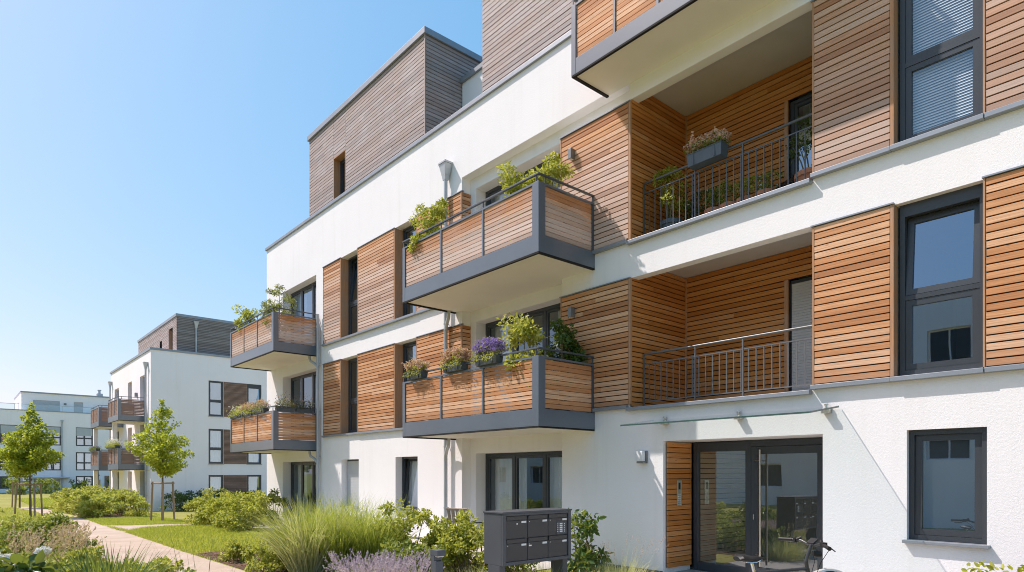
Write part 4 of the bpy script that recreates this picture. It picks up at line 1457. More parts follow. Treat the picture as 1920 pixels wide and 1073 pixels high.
# garden chair on the terrace, half hidden by shrubs and letterboxes
def chair(loc, rz, label, group):
    root = empty('garden_chair', (0, 0, 0), label, 'chair', group)
    s = MB()
    for k in range(6):
        s.box(-.24, .24, -.22 + k * .075, -.155 + k * .075, .43, .45)
    s.build('seat', 'wicker', root)
    b = MB()
    for k in range(5):
        x = -.21 + k * .105
        b.box(x - .035, x + .035, .245, .262, .47, .95, Matrix.Rotation(R(-12), 3, 'X'), (0, .25, .45))
    b.box(-.26, .26, .24, .27, .951, 1.0, Matrix.Rotation(R(-12), 3, 'X'), (0, .25, .45))
    b.build('backrest', 'wicker', root)
    for sx in (-1, 1):
        l = MB(); l.tube([(sx * .23, -.20, .43), (sx * .25, -.24, 0)], .016, 8); l.build('leg', 'frame', root)
        l = MB(); l.tube([(sx * .23, .24, .43), (sx * .25, .30, 0)], .016, 8); l.build('leg', 'frame', root)
        a = MB(); a.tube([(sx * .27, -.22, .0 + .45), (sx * .28, -.22, .66), (sx * .28, .30, .68)], .014, 8); a.build('armrest', 'frame', root)
    root.location = loc
    root.rotation_euler = (0, 0, rz)
    return root
chair((-11.2, -.85, .014), R(200), 'slatted wooden garden chair on the terrace left of the letterboxes', 'garden chairs')
chair((-46.5, -1.6, -.5), R(160), 'pale garden chair under the lower balcony of the farther house', 'garden chairs')

# wood slat garden lantern post by the far house
root = empty('garden_post', (-74, 1.5, -.55), 'slim dark garden post with stacked finial far down the path', 'post')
g_ = MB()
g_.box(-74.22, -73.78, 1.28, 1.72, -.6, 1.1)
g_.build('pedestal', 'stake', root)
g_ = MB()
g_.lathe((-74, 1.5, 1.1), [(.12, 0), (.12, .35), (.26, .42), (.12, .5), (.10, .9), (.24, 1.0), (.10, 1.1), (.05, 1.7), (.02, 2.1)], 10)
g_.build('finial', 'frame', root, smooth=True)

# ------------------------------------------------------------------ plants
def arrays_mesh(name, V, tris, m, parent=None, smooth=False):
    me = bpy.data.meshes.new(name)
    V = np.asarray(V, dtype=np.float32)
    T = np.asarray(tris, dtype=np.int32)
    k = T.shape[1]
    me.vertices.add(len(V)); me.vertices.foreach_set('co', V.ravel())
    me.loops.add(T.size); me.loops.foreach_set('vertex_index', T.ravel())
    me.polygons.add(len(T))
    me.polygons.foreach_set('loop_start', np.arange(0, T.size, k, dtype=np.int32))
    me.polygons.foreach_set('loop_total', np.full(len(T), k, dtype=np.int32))
    me.update(calc_edges=True)
    me.validate()
    return link_mesh(name, me, m, parent)

def unit(a):
    return a / np.maximum(np.linalg.norm(a, axis=1, keepdims=True), 1e-9)

def leaf_geo(P, A, N, L, wr=.5, fold=.25):
    """folded leaf with a rounded outline: base, two pairs of side points, tip"""
    n = len(P)
    A = unit(A)
    S = unit(np.cross(A, N)); N = np.cross(S, A)
    L = L[:, None]
    W = L * wr * .5
    b = P
    tip = P + A * L - N * L * .12
    m1 = P + A * L * .55 - N * L * .02
    l1 = P + A * L * .30 + S * W * .92 + N * W * fold
    l2 = P + A * L * .68 + S * W * .78 + N * W * fold
    r1 = P + A * L * .30 - S * W * .92 + N * W * fold
    r2 = P + A * L * .68 - S * W * .78 + N * W * fold
    V = np.stack([b, l1, l2, tip, r2, r1], 1).reshape(-1, 3)
    i = np.arange(n)[:, None] * 6
    F = np.concatenate([i + np.array([[0, 3, 2, 1]]), i + np.array([[0, 5, 4, 3]])], 0)
    return V, F

def leaves(name, P, m, size=(.05, .08), wr=.55, up=.4, out=None, parent=None, droop=.2, r=None):
    r = r or rng
    n = len(P)
    A = r.normal(size=(n, 3))
    if out is not None:
        A += out * 1.3
    A[:, 2] -= droop
    N = r.normal(size=(n, 3)) * .75
    N[:, 2] += up * 2
    L = r.uniform(*size, n)
    V, F = leaf_geo(P, A, N, L, wr)
    return arrays_mesh(name, V, F, m, parent)

def blade_geo(P, az, th0, bend, L, W, segs=5, tw=None):
    """curved tapering blades from P: az direction, th0 start lean, bend added lean towards the tip"""
    n = len(P)
    d = np.stack([np.cos(az), np.sin(az)], 1)
    s = np.stack([-np.sin(az), np.cos(az), np.zeros(n)], 1)
    if tw is not None:
        s = s * np.cos(tw)[:, None] + np.stack([d[:, 0], d[:, 1], np.zeros(n)], 1) * np.sin(tw)[:, None]
    pos = P.copy()
    rows = []
    for k in range(segs + 1):
        t = k / segs
        w = W * (1 - t ** 1.6) * (.65 + .35 * min(1, t * 4))
        if k == segs:
            rows.append(pos[:, None, :])
        else:
            rows.append(np.stack([pos - s * w[:, None] * .5, pos + s * w[:, None] * .5], 1))
        th = th0 + bend * (t + .5 / segs) ** 1.5
        step = L / segs
        pos = pos + np.stack([d[:, 0] * np.sin(th) * step, d[:, 1] * np.sin(th) * step, np.cos(th) * step], 1)
    V = np.concatenate(rows, 1)
    m = 2 * segs + 1
    V = V.reshape(-1, 3)
    i = np.arange(n)[:, None] * m
    Q = [i + np.array([[2 * k, 2 * k + 1, 2 * k + 3, 2 * k + 2]]) for k in range(segs - 1)]
    # last triangle as degenerate-free quad list kept separate
    T = i + np.array([[2 * segs - 2, 2 * segs - 1, 2 * segs]])
    return V, np.concatenate(Q, 0), T, pos

def mixed_mesh(name, parts, m, parent=None):
    """parts: list of (V, [face arrays])"""
    Vs = []; F3 = []; F4 = []; o = 0
    for V, fs in parts:
        Vs.append(V)
        for f in fs:
            (F3 if f.shape[1] == 3 else F4).append(f + o)
        o += len(V)
    V = np.concatenate(Vs, 0).astype(np.float32)
    me = bpy.data.meshes.new(name)
    fl = []
    tot = []
    for F in F4: fl.append(F.ravel()); tot.append(np.full(len(F), 4))
    for F in F3: fl.append(F.ravel()); tot.append(np.full(len(F), 3))
    li = np.concatenate(fl).astype(np.int32); tt = np.concatenate(tot).astype(np.int32)
    me.vertices.add(len(V)); me.vertices.foreach_set('co', V.ravel())
    me.loops.add(len(li)); me.loops.foreach_set('vertex_index', li)
    me.polygons.add(len(tt))
    st = np.concatenate([[0], np.cumsum(tt)[:-1]]).astype(np.int32)
    me.polygons.foreach_set('loop_start', st); me.polygons.foreach_set('loop_total', tt)
    me.update(calc_edges=True); me.validate()
    return link_mesh(name, me, m, parent)

def blades(name, n, m, rad, L, W, lean=(0, .5), bend=(.3, 1.2), parent=None, segs=5, r=None, P=None):
    r = r or rng
    if P is None:
        a = r.uniform(0, 2 * np.pi, n); q = rad * np.sqrt(r.uniform(0, 1, n))
        P = np.stack([q * np.cos(a), q * np.sin(a), np.zeros(n)], 1)
        az = a + r.normal(0, .7, n)
        lf = q / max(rad, 1e-6)
    else:
        az = r.uniform(0, 2 * np.pi, n); lf = r.uniform(0, 1, n)
    th0 = lean[0] + (lean[1] - lean[0]) * lf * r.uniform(.5, 1.1, n)
    V, Q, T, tips = blade_geo(P, az, th0, r.uniform(*bend, n), r.uniform(*L, n), r.uniform(*W, n), segs, r.uniform(-.9, .9, n))
    return mixed_mesh(name, [(V, [Q, T])], m, parent), tips

def shrub(name, label, loc, w, h, leaf, m, n=1600, clumps=26, wr=.55, group=None, cat='shrub', seed=0, stems=9, flowers=None, fill=.62, d=None, rz=0., low=.12):
    """several stems from the ground, leaves in clumps round their branches"""
    r = np.random.default_rng(seed + 11)
    root = empty(name, (0, 0, 0), label, cat, group)
    d = d or w
    C = []
    for k in range(clumps):
        a = r.uniform(0, 2 * np.pi); q = math.sqrt(r.uniform(0, 1)); z = r.uniform(low, 1)
        prof = (1 - ((z - .45) / .62) ** 2 * .75) ** .5 if abs(z - .45) < .7 else .4
        C.append((math.cos(a) * q * w * .5 * prof, math.sin(a) * q * d * .5 * prof, z * h * r.uniform(.82, 1.04)))
    C = np.array(C)
    cs = r.uniform(.6, 1.3, clumps)
    idx = r.integers(0, clumps, n)
    rad = (w * d * h) ** (1 / 3) * fill / clumps ** (1 / 3) * .62
    off = r.normal(size=(n, 3)); off = unit(off) * (r.uniform(0, 1, n) ** .45)[:, None]
    P = C[idx] + off * (rad * cs[idx])[:, None] * np.array([1.15, 1.15, .8])
    P[:, 2] = np.maximum(P[:, 2], .02 + .04 * r.uniform(0, 1, n))
    s = MB()
    for k in range(min(stems, clumps)):
        c = C[k]
        b = (c[0] * .25, c[1] * .25, -.02)
        s.tube([b, (c[0] * .55, c[1] * .55, c[2] * .5), tuple(c)], [.011 * h + .003, .008 * h + .002, .003], 5)
    s.build('stem', 'stem', root)
    leaves('foliage', P, m, leaf, wr, up=.55, out=unit(off) * .8, parent=root, r=r)
    if flowers:
        fm, fn, fs = flowers
        sel = r.integers(0, clumps, fn)
        o = unit(r.normal(size=(fn, 3))); o[:, 2] = np.abs(o[:, 2])
        Pf = C[sel] + o * (rad * cs[sel])[:, None] * 1.12
        k = 5
        Pf = np.repeat(Pf, k, 0) + r.normal(0, fs * .3, (fn * k, 3))
        leaves('flowers', Pf, fm, (fs * .7, fs * 1.2), .8, up=.8, parent=root, r=r)
    root.location = loc
    root.rotation_euler = (0, 0, rz)
    return root

def tree(name, label, loc, h, crown_w, crown_z0, seed, n=9000, leaf=(.07, .12), group=None, trunk_r=.055):
    r = np.random.default_rng(seed)
    root = empty(name, (0, 0, 0), label, 'tree', group)
    t = MB()
    pts = [(0, 0, -.15)]
    x = y = 0.
    for k in range(1, 9):
        z = h * .96 * k / 8
        x += r.normal(0, .012); y += r.normal(0, .012)
        pts.append((x, y, z))
    t.tube(pts, [trunk_r * 1.12] + [trunk_r * (1 - .9 * (k / 8)) for k in range(1, 9)], 9)
    C = []; S = []
    nl = 46
    for k in range(nl):
        f = (k + .5) / nl
        z0 = crown_z0 + (h - crown_z0) * (f ** 1.12) * .88
        env = (1 - f) ** .85 * .92 + .08
        env *= (.7 + .3 * min(1, f / .14))
        a = k * 2.399 + r.normal(0, .35)
        ln = crown_w * .5 * env * r.uniform(.62, 1.16)
        rise = ln * r.uniform(.25, .75)
        e = (math.cos(a) * ln, math.sin(a) * ln, z0 + rise)
        b = (0 + x * z0 / h, y * z0 / h, z0)
        mid = (e[0] * .5, e[1] * .5, z0 + rise * .38)
        t.tube([b, mid, e], [trunk_r * .34 * (1 - .6 * f), trunk_r * .22 * (1 - .6 * f), .004], 5)
        m_ = max(2, int(ln / .22))
        for q in range(m_):
            u = (q + 1) / m_
            px = b[0] + (e[0] - b[0]) * u; py = b[1] + (e[1] - b[1]) * u
            pz_ = z0 + rise * (u ** 1.3)
            C.append((px + r.normal(0, .05), py + r.normal(0, .05), pz_ + r.normal(0, .06))); S.append(.10 + .17 * env * r.uniform(.45, 1.3))
    for k in range(6):
        C.append((x + r.normal(0, .05), y + r.normal(0, .05), h * (.90 + .02 * k))); S.append(.10)
    t.build('trunk', 'bark', root, smooth=True)
    C = np.array(C); S = np.array(S)
    pr = S ** 2; pr /= pr.sum()
    idx = r.choice(len(C), n, p=pr)
    off = unit(r.normal(size=(n, 3))) * (r.uniform(0, 1, n) ** .5)[:, None]
    P = C[idx] + off * S[idx][:, None] * np.array([1.1, 1.1, .75])
    leaves('crown', P, 'leaf_tree', leaf, .8, up=.5, out=off, parent=root, r=r, droop=.35)
    root.location = loc
    return root

tree('young_tree', 'young maple with bright green crown on the lawn, staked before the smaller house', (-31.0, -2.35, gz(-31)), 5.25, 2.8, 1.95, 5, n=6800, group='young trees with stakes')
tree('young_tree', 'broad young maple standing left of the path, nearer of the staked pair', (-39.7, -6.3, gz(-39.7)), 5.6, 3.2, 2.15, 8, n=7600, leaf=(.09, .14), group='young trees with stakes')
tree('young_tree', 'thin young tree half hidden behind the broad maple left of the path', (-52.0, -5.95, -.5), 5.2, 2.2, 2.0, 19, n=4500, leaf=(.10, .15), group='young trees with stakes')

def stakes(loc, rz, label, hgt=1.55, w=.62):
    root = empty('tree_stakes', (0, 0, 0), label, 'tree stakes', 'timber tree stakes')
    tops = []
    for k in range(3):
        a = R(90 + 120 * k)
        b = (math.cos(a) * w, math.sin(a) * w, -.1); t = (math.cos(a) * w * .86, math.sin(a) * w * .86, hgt)
        p = MB(); p.tube([b, t], .042, 10); p.build('post', 'stake', root, smooth=True)
        tops.append(t)
    for k in range(3):
        a, b = Vector(tops[k]), Vector(tops[(k + 1) % 3])
        p = MB(); p.tube([a + (a - b) * .08 + Vector((0, 0, -.07)), b + (b - a) * .08 + Vector((0, 0, -.07))], .032, 8)
        p.build('rail', 'stake', root, smooth=True)
    root.location = loc
    root.rotation_euler = (0, 0, rz)
stakes((-31.0, -2.35, gz(-31)), R(18), 'three wooden stakes round the tree on the lawn', 1.72, .52)
stakes((-39.7, -6.3, gz(-39.7)), R(40), 'three wooden stakes round the broad maple left of the path', 1.75, .66)
stakes((-52.0, -5.95, -.5), R(5), 'wooden stakes round the thin tree behind the broad maple', 1.75, .62)

# hedge along the lawn, in front of the far corner
spots = [(-27.0, -1.75, 1.5, 1.10, 'rounded yellow green shrub at the end of the row by the side path'),
         (-25.4, -1.85, 1.6, 1.22, 'yellow green shrub second from the side path in the lawn row'),
         (-23.9, -1.75, 1.7, 1.15, 'yellow green shrub in the middle of the lawn row'),
         (-22.5, -1.95, 1.7, 1.20, 'yellow green shrub fourth along the lawn row, beside the terrace edge'),
         (-21.0, -2.2, 1.7, 1.12, 'low yellow green shrub closing the lawn row beside the tall grass'),
         (-24.7, -.75, 1.5, 1.15, 'yellow green shrub tucked behind the lawn row below the far balconies')]
for k, (x, y, w_, h_, lb) in enumerate(spots):
    shrub('leafy_shrub', lb, (x, y, gz(x)), w_, h_, (.075, .125), 'leaf_yellow', n=2600, clumps=34, seed=100 + k, group='yellow green shrubs along the lawn', rz=k)
shrub('leafy_shrub', 'dark leaved shrub at the far corner of the large house', (-23.3, -.45, gz(-23.3)), 1.0, 1.35, (.07, .11), 'leaf_mid', n=1500, clumps=22, seed=131)
# hedge by the path, farther off
for k, (x, y, w_, h_, lb) in enumerate([
        (-37.4, -3.6, 1.9, 1.0, 'nearest yellow green shrub of the far hedge beside the path'),
        (-39.2, -3.75, 2.0, 1.2, 'second yellow green shrub of the far hedge on the path side'),
        (-41.2, -3.7, 2.0, 1.25, 'third yellow green shrub of the far hedge on the path side'),
        (-43.4, -3.7, 2.1, 1.3, 'fourth yellow green shrub of the far hedge on the path side'),
        (-45.8, -3.9, 2.2, 1.3, 'last yellow green shrub of the far hedge where the path bends'),
        (-39.6, -2.4, 1.9, 1.35, 'bushy shrub behind the far hedge, nearest the pillar'),
        (-42.4, -2.5, 2.0, 1.4, 'bushy shrub behind the middle of the far hedge'),
        (-45.2, -2.7, 2.1, 1.35, 'bushy shrub behind the end of the far hedge')]):
    shrub('leafy_shrub', lb, (x, y, gz(x)), w_, h_, (.11, .17), 'leaf_yellow', n=1700, clumps=30, seed=150 + k, group='shrubs of the hedge by the path', rz=k * 1.3)
shrub('leafy_shrub', 'loose light shrub standing alone left of the staked tree on the lawn', (-36.2, -2.2, gz(-36)), 1.2, 1.15, (.10, .15), 'leaf_yellow', n=800, clumps=18, seed=171)
for k, (x, y, h_, lb) in enumerate([(-41.2, .6, 1.25, 'dark evergreen shrub against the smaller house, beside the tree trunk'), (-41.6, 1.7, 1.3, 'dark evergreen shrub under the blank gable wall of the smaller house'),
                                    (-41.3, 3.3, 1.2, 'dark shrub below the ground floor window of the smaller house'), (-41.5, 5.0, 1.2, 'dark shrub below the brown slat panel of the smaller house')]):
    shrub('evergreen_shrub', lb, (x, y, -.5), 1.4, h_, (.08, .13), 'leaf_dark', n=1100, clumps=22, seed=180 + k, group='dark shrubs along the smaller house')
for k, (x, y, h_, lb) in enumerate([(-88, 2.0, 1.5, 'dark bush under the right windows of the farthest house'), (-88, 5.5, 1.9, 'dark bush by the slatted door of the farthest house'), (-86, -1.5, 1.7, 'grey green bush before the awning of the farthest house'), (-84, -4.2, 1.6, 'pale bush at the foot of the farthest house, left end')]):
    shrub('evergreen_shrub', lb, (x, y, -.55), 2.6, h_, (.16, .26), 'leaf_dark' if k < 2 else 'leaf_mid', n=900, clumps=22, seed=190 + k, group='bushes before the farthest house')

# shrubs beside the letterboxes
for k, (x, y, w_, h_, n, mt, lb) in enumerate([
        (-10.05, -3.0, 1.5, 1.10, 2600, 'leaf_yellow', 'spreading lime green shrub directly right of the tall fountain grass'),
        (-9.35, -2.35, 1.3, 1.02, 2200, 'leaf_yellow', 'lime green shrub between the downpipe and the letterboxes'),
        (-8.75, -2.6, 1.2, .86, 2000, 'leaf_yellow', 'lime green shrub touching the letterbox stand on its left'),
        (-9.0, -3.6, 1.1, .62, 1500, 'leaf_mid', 'low leafy shrub behind the bollard light'),
        (-7.9, -2.4, 1.0, .62, 1200, 'leaf_mid', 'low leafy shrub seen beneath the letterboxes')]):
    shrub('leafy_shrub', lb, (x, y, 0), w_, h_, (.06, .10), mt, n=n, clumps=34, seed=200 + k, group='shrubs by the letterboxes', rz=k, fill=.55)
shrub('laurel_shrub', 'dark glossy upright shrub growing right behind the letterboxes', (-6.85, -1.95, 0), .85, 1.22, (.09, .15), 'leaf_dark', n=620, clumps=18, seed=210, fill=.6, wr=.5)

# fountain grass
root = empty('fountain_grass', (-10.9, -4.15, 0), 'big arching clump of bright green fountain grass before the white wall', 'ornamental grass')
rg = np.random.default_rng(3)
for k, (dx, dy) in enumerate([(-.25, -.3), (.35, .0), (-.1, .45), (.15, -.45), (-.6, .2), (.62, .5)]):
    n = 820
    a = rg.uniform(0, 6.283, n); q = .30 * np.sqrt(rg.uniform(0, 1, n))
    P = np.stack([q * np.cos(a), q * np.sin(a), np.zeros(n)], 1)
    V, Q, T, tips = blade_geo(P, a + rg.normal(0, .6, n), .06 + .45 * (q / .3) * rg.uniform(.3, 1.1, n), rg.uniform(.3, 1.6, n), rg.uniform(.85, 1.62, n), rg.uniform(.011, .021, n), 7, rg.uniform(-.9, .9, n))
    V = V + np.array([dx, dy, 0])
    mixed_mesh('tuft', [(V, [Q, T])], 'blade_green' if k != 3 else 'blade_pale', root)

def grass_clump(name, label, loc, n, L, W, rad, m, lean=(0., .6), bend=(.3, 1.2), group=None, plume=None, seed=0, cat='ornamental grass', lean_to=None):
    r = np.random.default_rng(500 + seed)
    root = empty(name, (0, 0, 0), label, cat, group)
    blades('tuft', n, m, rad, L, W, lean, bend, root, 6, r)
    if plume:
        pm, pn, plen, ph, pw = plume
        a = r.uniform(0, 6.283, pn); q = rad * np.sqrt(r.uniform(0, 1, pn))
        P = np.stack([q * np.cos(a), q * np.sin(a), np.zeros(pn)], 1)
        az = a if lean_to is None else np.full(pn, lean_to) + r.normal(0, .5, pn)
        V, Q, T, tips = blade_geo(P, az, r.uniform(.05, .4, pn), r.uniform(.1, .5, pn), r.uniform(*ph, pn), np.full(pn, .006), 5)
        mixed_mesh('stalks', [(V, [Q, T])], 'blade_pale', root)
        base = V.reshape(pn, 11, 3)[:, 8]
        d = unit(tips - base)
        k = 16
        u = np.tile(np.linspace(0, 1, k), pn)[:, None]
        Pp = np.repeat(tips, k, 0) - np.repeat(d, k, 0) * plen * (1 - u)
        wd = pw * np.sin(np.pi * np.clip(u * .85 + .12, 0, 1))
        Pp = Pp + r.normal(size=Pp.shape) * wd * .5
        A = np.repeat(d, k, 0) * 1.2 + r.normal(size=Pp.shape) * .5
        V2, F2 = leaf_geo(Pp, A, r.normal(size=Pp.shape), r.uniform(pw * 1.0, pw * 2.2, len(Pp)), .42)
        arrays_mesh('plumes', V2, F2, pm, root)
    root.location = loc
    return root

# lavender
for k, (x, y, lb) in enumerate([(-8.65, -4.75, 'mauve lavender clump at the foot of the fountain grass'), (-8.0, -4.8, 'mauve lavender clump in the middle of the lavender patch'),
                                (-7.35, -4.7, 'mauve lavender clump right of the patch, next to the bollard light'), (-8.3, -4.2, 'lavender clump at the back of the lavender patch'), (-7.7, -5.15, 'lavender clump at the front edge of the patch')]):
    grass_clump('lavender', lb, (x, y, 0), 260, (.2, .36), (.005, .009), .26, 'leaf_olive', (0, .75), (.05, .4), 'lavender clumps', ('lavender', 130, .10, (.34, .53), .015), seed=k, cat='lavender')
grass_clump('feather_grass', 'pale feathery grass with fine seed heads right of the letterboxes', (-6.2, -1.75, 0), 900, (.35, .62), (.004, .007), .34, 'blade_pale', (0, .8), (.2, .9), 'feathery grass by the letterboxes', ('plume', 60, .12, (.55, .75), .008), seed=20)
grass_clump('feather_grass', 'green feathery grass under the right leg of the letterboxes', (-6.75, -2.75, 0), 700, (.3, .55), (.005, .008), .28, 'blade_green', (0, .8), (.2, .9), 'feathery grass by the letterboxes', None, seed=21)
grass_clump('feather_grass', 'pale grass tuft between the bollard light and the letterboxes', (-7.35, -3.6, 0), 700, (.3, .5), (.005, .008), .32, 'blade_pale', (0, .8), (.2, .9), 'feathery grass by the letterboxes', None, seed=22)
# low yellow-green cover plants right of the path
for k, (x, y, s_, lb) in enumerate([(-13.2, -5.0, .6, 'small lime coloured cushion plant at the kerb of the path by the dark grass tuft'), (-11.9, -4.4, .7, 'lime coloured cushion plant filling the mulch before the fountain grass'), (-12.3, -4.75, .75, 'low lime coloured cushion plant beside the path, nearest the camera'), (-13.0, -4.3, .7, 'low lime coloured cushion plant at the left foot of the fountain grass'),
                                    (-12.3, -3.9, .8, 'low lime coloured cushion plant against the fountain grass'), (-11.5, -5.0, .8, 'low lime coloured cushion plant in front of the fountain grass'), (-14.2, -3.6, .8, 'flat lime coloured plant at the edge of the lawn')]):
    shrub('cushion_plant', lb, (x, y, gz(x)), s_, .40, (.05, .08), 'leaf_yellow', n=1100, clumps=26, seed=230 + k, group='cushion plants in the mulch', cat='plant', stems=4)
grass_clump('grass_tuft', 'small dark green grass tuft alone at the lawn corner by the path', (-14.0, -4.75, 0), 260, (.25, .42), (.006, .011), .14, 'blade_dark', (.1, .8), (.2, .6), seed=30)

# left border
for k, (x, y, lb) in enumerate([(-13.6, -7.75, 'pink flowering grass leaning over the path edge, nearest'), (-14.9, -7.7, 'pink flowering grass in the middle of the left border'), (-16.3, -7.55, 'pink flowering grass farthest along the left border'),
                                (-13.0, -8.35, 'pink flowering grass beside the sword leaved plant'), (-14.6, -8.35, 'pink flowering grass at the back of the left border')]):
    grass_clump('pink_grass', lb, (x, y, gz(x)), 240, (.2, .4), (.007, .012), .30, 'blade_green', (0, .8), (.3, 1.), 'pink flowering grasses in the border', ('plume', 42, .19, (.38, .68), .026), seed=40 + k, lean_to=.9)
for k, (x, y, w_, h_, mt, lb) in enumerate([
        (-18.5, -7.55, 1.2, .78, 'leaf_mid', 'fresh green perennial where the border narrows the path'),
        (-20.0, -7.5, 1.3, .72, 'leaf_yellow', 'lime green perennial in the border below the staked maple'),
        (-21.6, -7.7, 1.4, .66, 'leaf_yellow', 'low lime green perennial in the border farther back'),
        (-19.4, -8.5, 1.4, .7, 'leaf_yellow', 'lime green perennial at the far side of the border'),
        (-17.4, -8.6, 1.3, .62, 'leaf_mid', 'green perennial behind the pink grasses'),
        (-16.2, -9.2, 1.3, .62, 'leaf_yellow', 'lime green perennial beyond the hydrangea'),
        (-24.5, -7.3, 1.5, .55, 'leaf_mid', 'low green perennial at the foot of the stakes'),
        (-14.3, -9.1, 1.2, .55, 'leaf_yellow', 'lime green perennial right behind the hydrangea'),
        (-12.2, -8.6, 1.1, .5, 'leaf_mid', 'low green ground plant between hydrangea and pink grass'),
        (-11.0, -8.2, 1.2, .48, 'leaf_mid', 'low grey green plant behind the sword leaved clump'),
        (-10.6, -8.9, 1.2, .62, 'leaf_mid', 'fresh green perennial between hydrangea and sword leaved clump'),
        (-12.6, -9.4, 1.3, .66, 'leaf_yellow', 'lime green perennial over the hydrangea top'),
        (-15.8, -7.45, 1.0, .5, 'leaf_mid', 'small green perennial among the pink grasses at the path'),
        (-13.2, -7.5, .9, .42, 'leaf_yellow', 'small lime perennial at the path edge near the pink grasses'),
        (-10.9, -7.05, .9, .42, 'leaf_yellow', 'low lime perennial at the path edge right of the pink grasses'),
        (-9.6, -6.95, .8, .36, 'leaf_mid', 'low green perennial at the path edge before the wiry sedge'),
        (-24.0, -9.2, 1.8, 1.1, 'leaf_dark', 'dark green bush at the left edge of the border')]):
    shrub('border_perennial', lb, (x, y, gz(x)), w_, h_, (.06, .10), mt, n=1900, clumps=32, seed=260 + k, group='green perennials in the left border', cat='plant', rz=k, stems=6)
grass_clump('border_grass', 'fresh green soft grass in front of the path edge', (-11.8, -7.55, 0), 700, (.3, .55), (.009, .016), .5, 'blade_green', (0, .8), (.3, 1.1), 'soft grasses in the left border', None, seed=61)
grass_clump('border_grass', 'soft grass with pale tips behind the sword leaved clump', (-10.3, -7.7, 0), 650, (.3, .5), (.009, .015), .45, 'blade_pale', (0, .8), (.3, 1.1), 'soft grasses in the left border', None, seed=62)
grass_clump('border_grass', 'soft green grass in front of the sword leaved clump', (-8.3, -7.3, 0), 650, (.35, .6), (.009, .016), .42, 'blade_green', (0, .9), (.4, 1.2), 'soft grasses in the left border', None, seed=63)
grass_clump('sword_leaved_clump', 'dark green sword leaved clump in the near left border', (-8.95, -7.85, 0), 330, (.7, 1.1), (.020, .032), .30, 'blade_dark', (.05, .85), (.15, .7), seed=70, cat='plant')
grass_clump('sword_leaved_clump', 'bright green arching clump right of the sword leaves', (-8.35, -7.72, 0), 360, (.6, .95), (.010, .018), .30, 'blade_green', (.1, .9), (.4, 1.1), seed=71, cat='plant')
grass_clump('sedge', 'thin dark sedge with long wiry blades before the path', (-6.42, -7.48, 0), 120, (.8, 1.42), (.006, .010), .22, 'blade_sedge', (.08, 1.05), (.0, .35), seed=72, cat='ornamental grass')

# hydrangea
def hydrangea(loc):
    r = np.random.default_rng(77)
    root = shrub('hydrangea', 'large leaved hydrangea with white flower heads in the lower left corner', (0, 0, 0), 1.25, .92, (.11, .19), 'leaf_dark', n=620, clumps=24, seed=280, wr=.68, cat='hydrangea', stems=8)
    for (x, y, z, rr) in ((.10, .02, .80, .075), (.24, -.30, .60, .07), (-.02, -.40, .66, .07), (-.3, -.1, .82, .06), (-.15, .35, .84, .06)):
        n = 190
        o = unit(r.normal(size=(n, 3))); o[:, 2] = np.where(o[:, 2] < -.2, -o[:, 2], o[:, 2])
        P = np.array([x, y, z]) + o * rr * np.array([1.15, 1.15, .72])
        P += r.normal(0, .008, (n, 3))
        A = r.normal(size=(n, 3)) + o * .5
        V, F = leaf_geo(P, A, o + r.normal(0, .5, (n, 3)), r.uniform(.016, .030, n), .95, .05)
        arrays_mesh('flower_head', V, F, 'white_flower', root)
    root.location = loc
    return root
hydrangea((-9.0, -8.82, 0))
shrub('front_shrub', 'lime leaved shrub at the lower right under the wide window', (-1.55, -1.75, 0), 1.2, .80, (.05, .085), 'leaf_yellow', n=1500, clumps=24, seed=290)
shrub('front_shrub', 'small lime leaved shrub nearest the entrance at the lower right', (-2.0, -1.35, 0), .7, .62, (.05, .08), 'leaf_yellow', n=600, clumps=16, seed=291)

# ------------------------------------------------------------------ plants on the balconies and loggia
def pot(label, loc, r0, h, m='terracotta', name='flower_pot', group=None):
    root = MB()
    root.lathe((0, 0, 0), [(r0 * .72, 0), (r0 * .95, h * .82), (r0 * 1.08, h * .83), (r0 * 1.08, h), (r0 * .95, h), (r0 * .93, h * .9), (.001, h * .88)], 18)
    o = root.build(name, m, None, smooth=True)
    tag(o, label, 'flower pot', group)
    o.location = loc
    return o
def potted(label_p, label_s, loc, w, h, m, leaf=(.035, .06), n=1300, r0=.17, ph=.30, potm='planter', seed=0, flowers=None, clumps=22, wr=.5, fill=.6):
    pot(label_p, loc, r0, ph, potm)
    return shrub('potted_plant', label_s, (loc[0], loc[1], loc[2] + ph * .86), w, h, leaf, m, n=n, clumps=clumps, seed=300 + seed, cat='potted plant', flowers=flowers, wr=wr, fill=fill, stems=6, low=.25)
zb = 5.62 + .242
potted('dark pot of the lime shrub at the left end of the middle upper balcony', 'feathery lime green shrub over the left end of the middle upper balcony', (-12.2, -1.08, zb), .85, 1.72, 'leaf_yellow', (.05, .085), 4600, seed=1, clumps=30, fill=.8)
potted('dark pot of the tall shrub at the corner of the middle upper balcony', 'tall bright green shrub at the right corner of the middle upper balcony', (-9.25, -1.0, zb), .85, 1.62, 'leaf_yellow', (.055, .09), 3600, seed=2, clumps=26, fill=.8)
potted('dark pot beside the wood cladding on the middle upper balcony', 'second bright green shrub nearer the wood cladding on the middle upper balcony', (-8.72, -.75, zb), .7, 1.6, 'leaf_yellow', (.055, .09), 2400, seed=3, fill=.8)
zb = 2.55 + .242
potted('dark pot of the yellow green plant on the middle lower balcony', 'yellow green leafy plant above the corner of the middle lower balcony', (-9.1, -1.02, zb), .85, 1.55, 'leaf_yellow', (.07, .11), 1700, seed=4, clumps=22, fill=.8)
potted('dark pot of the dark plant on the middle lower balcony', 'dark green bushy plant over the side rail of the middle lower balcony', (-8.62, -.55, zb), .75, 1.5, 'leaf_dark', (.07, .11), 1700, seed=5, clumps=24, fill=.7)
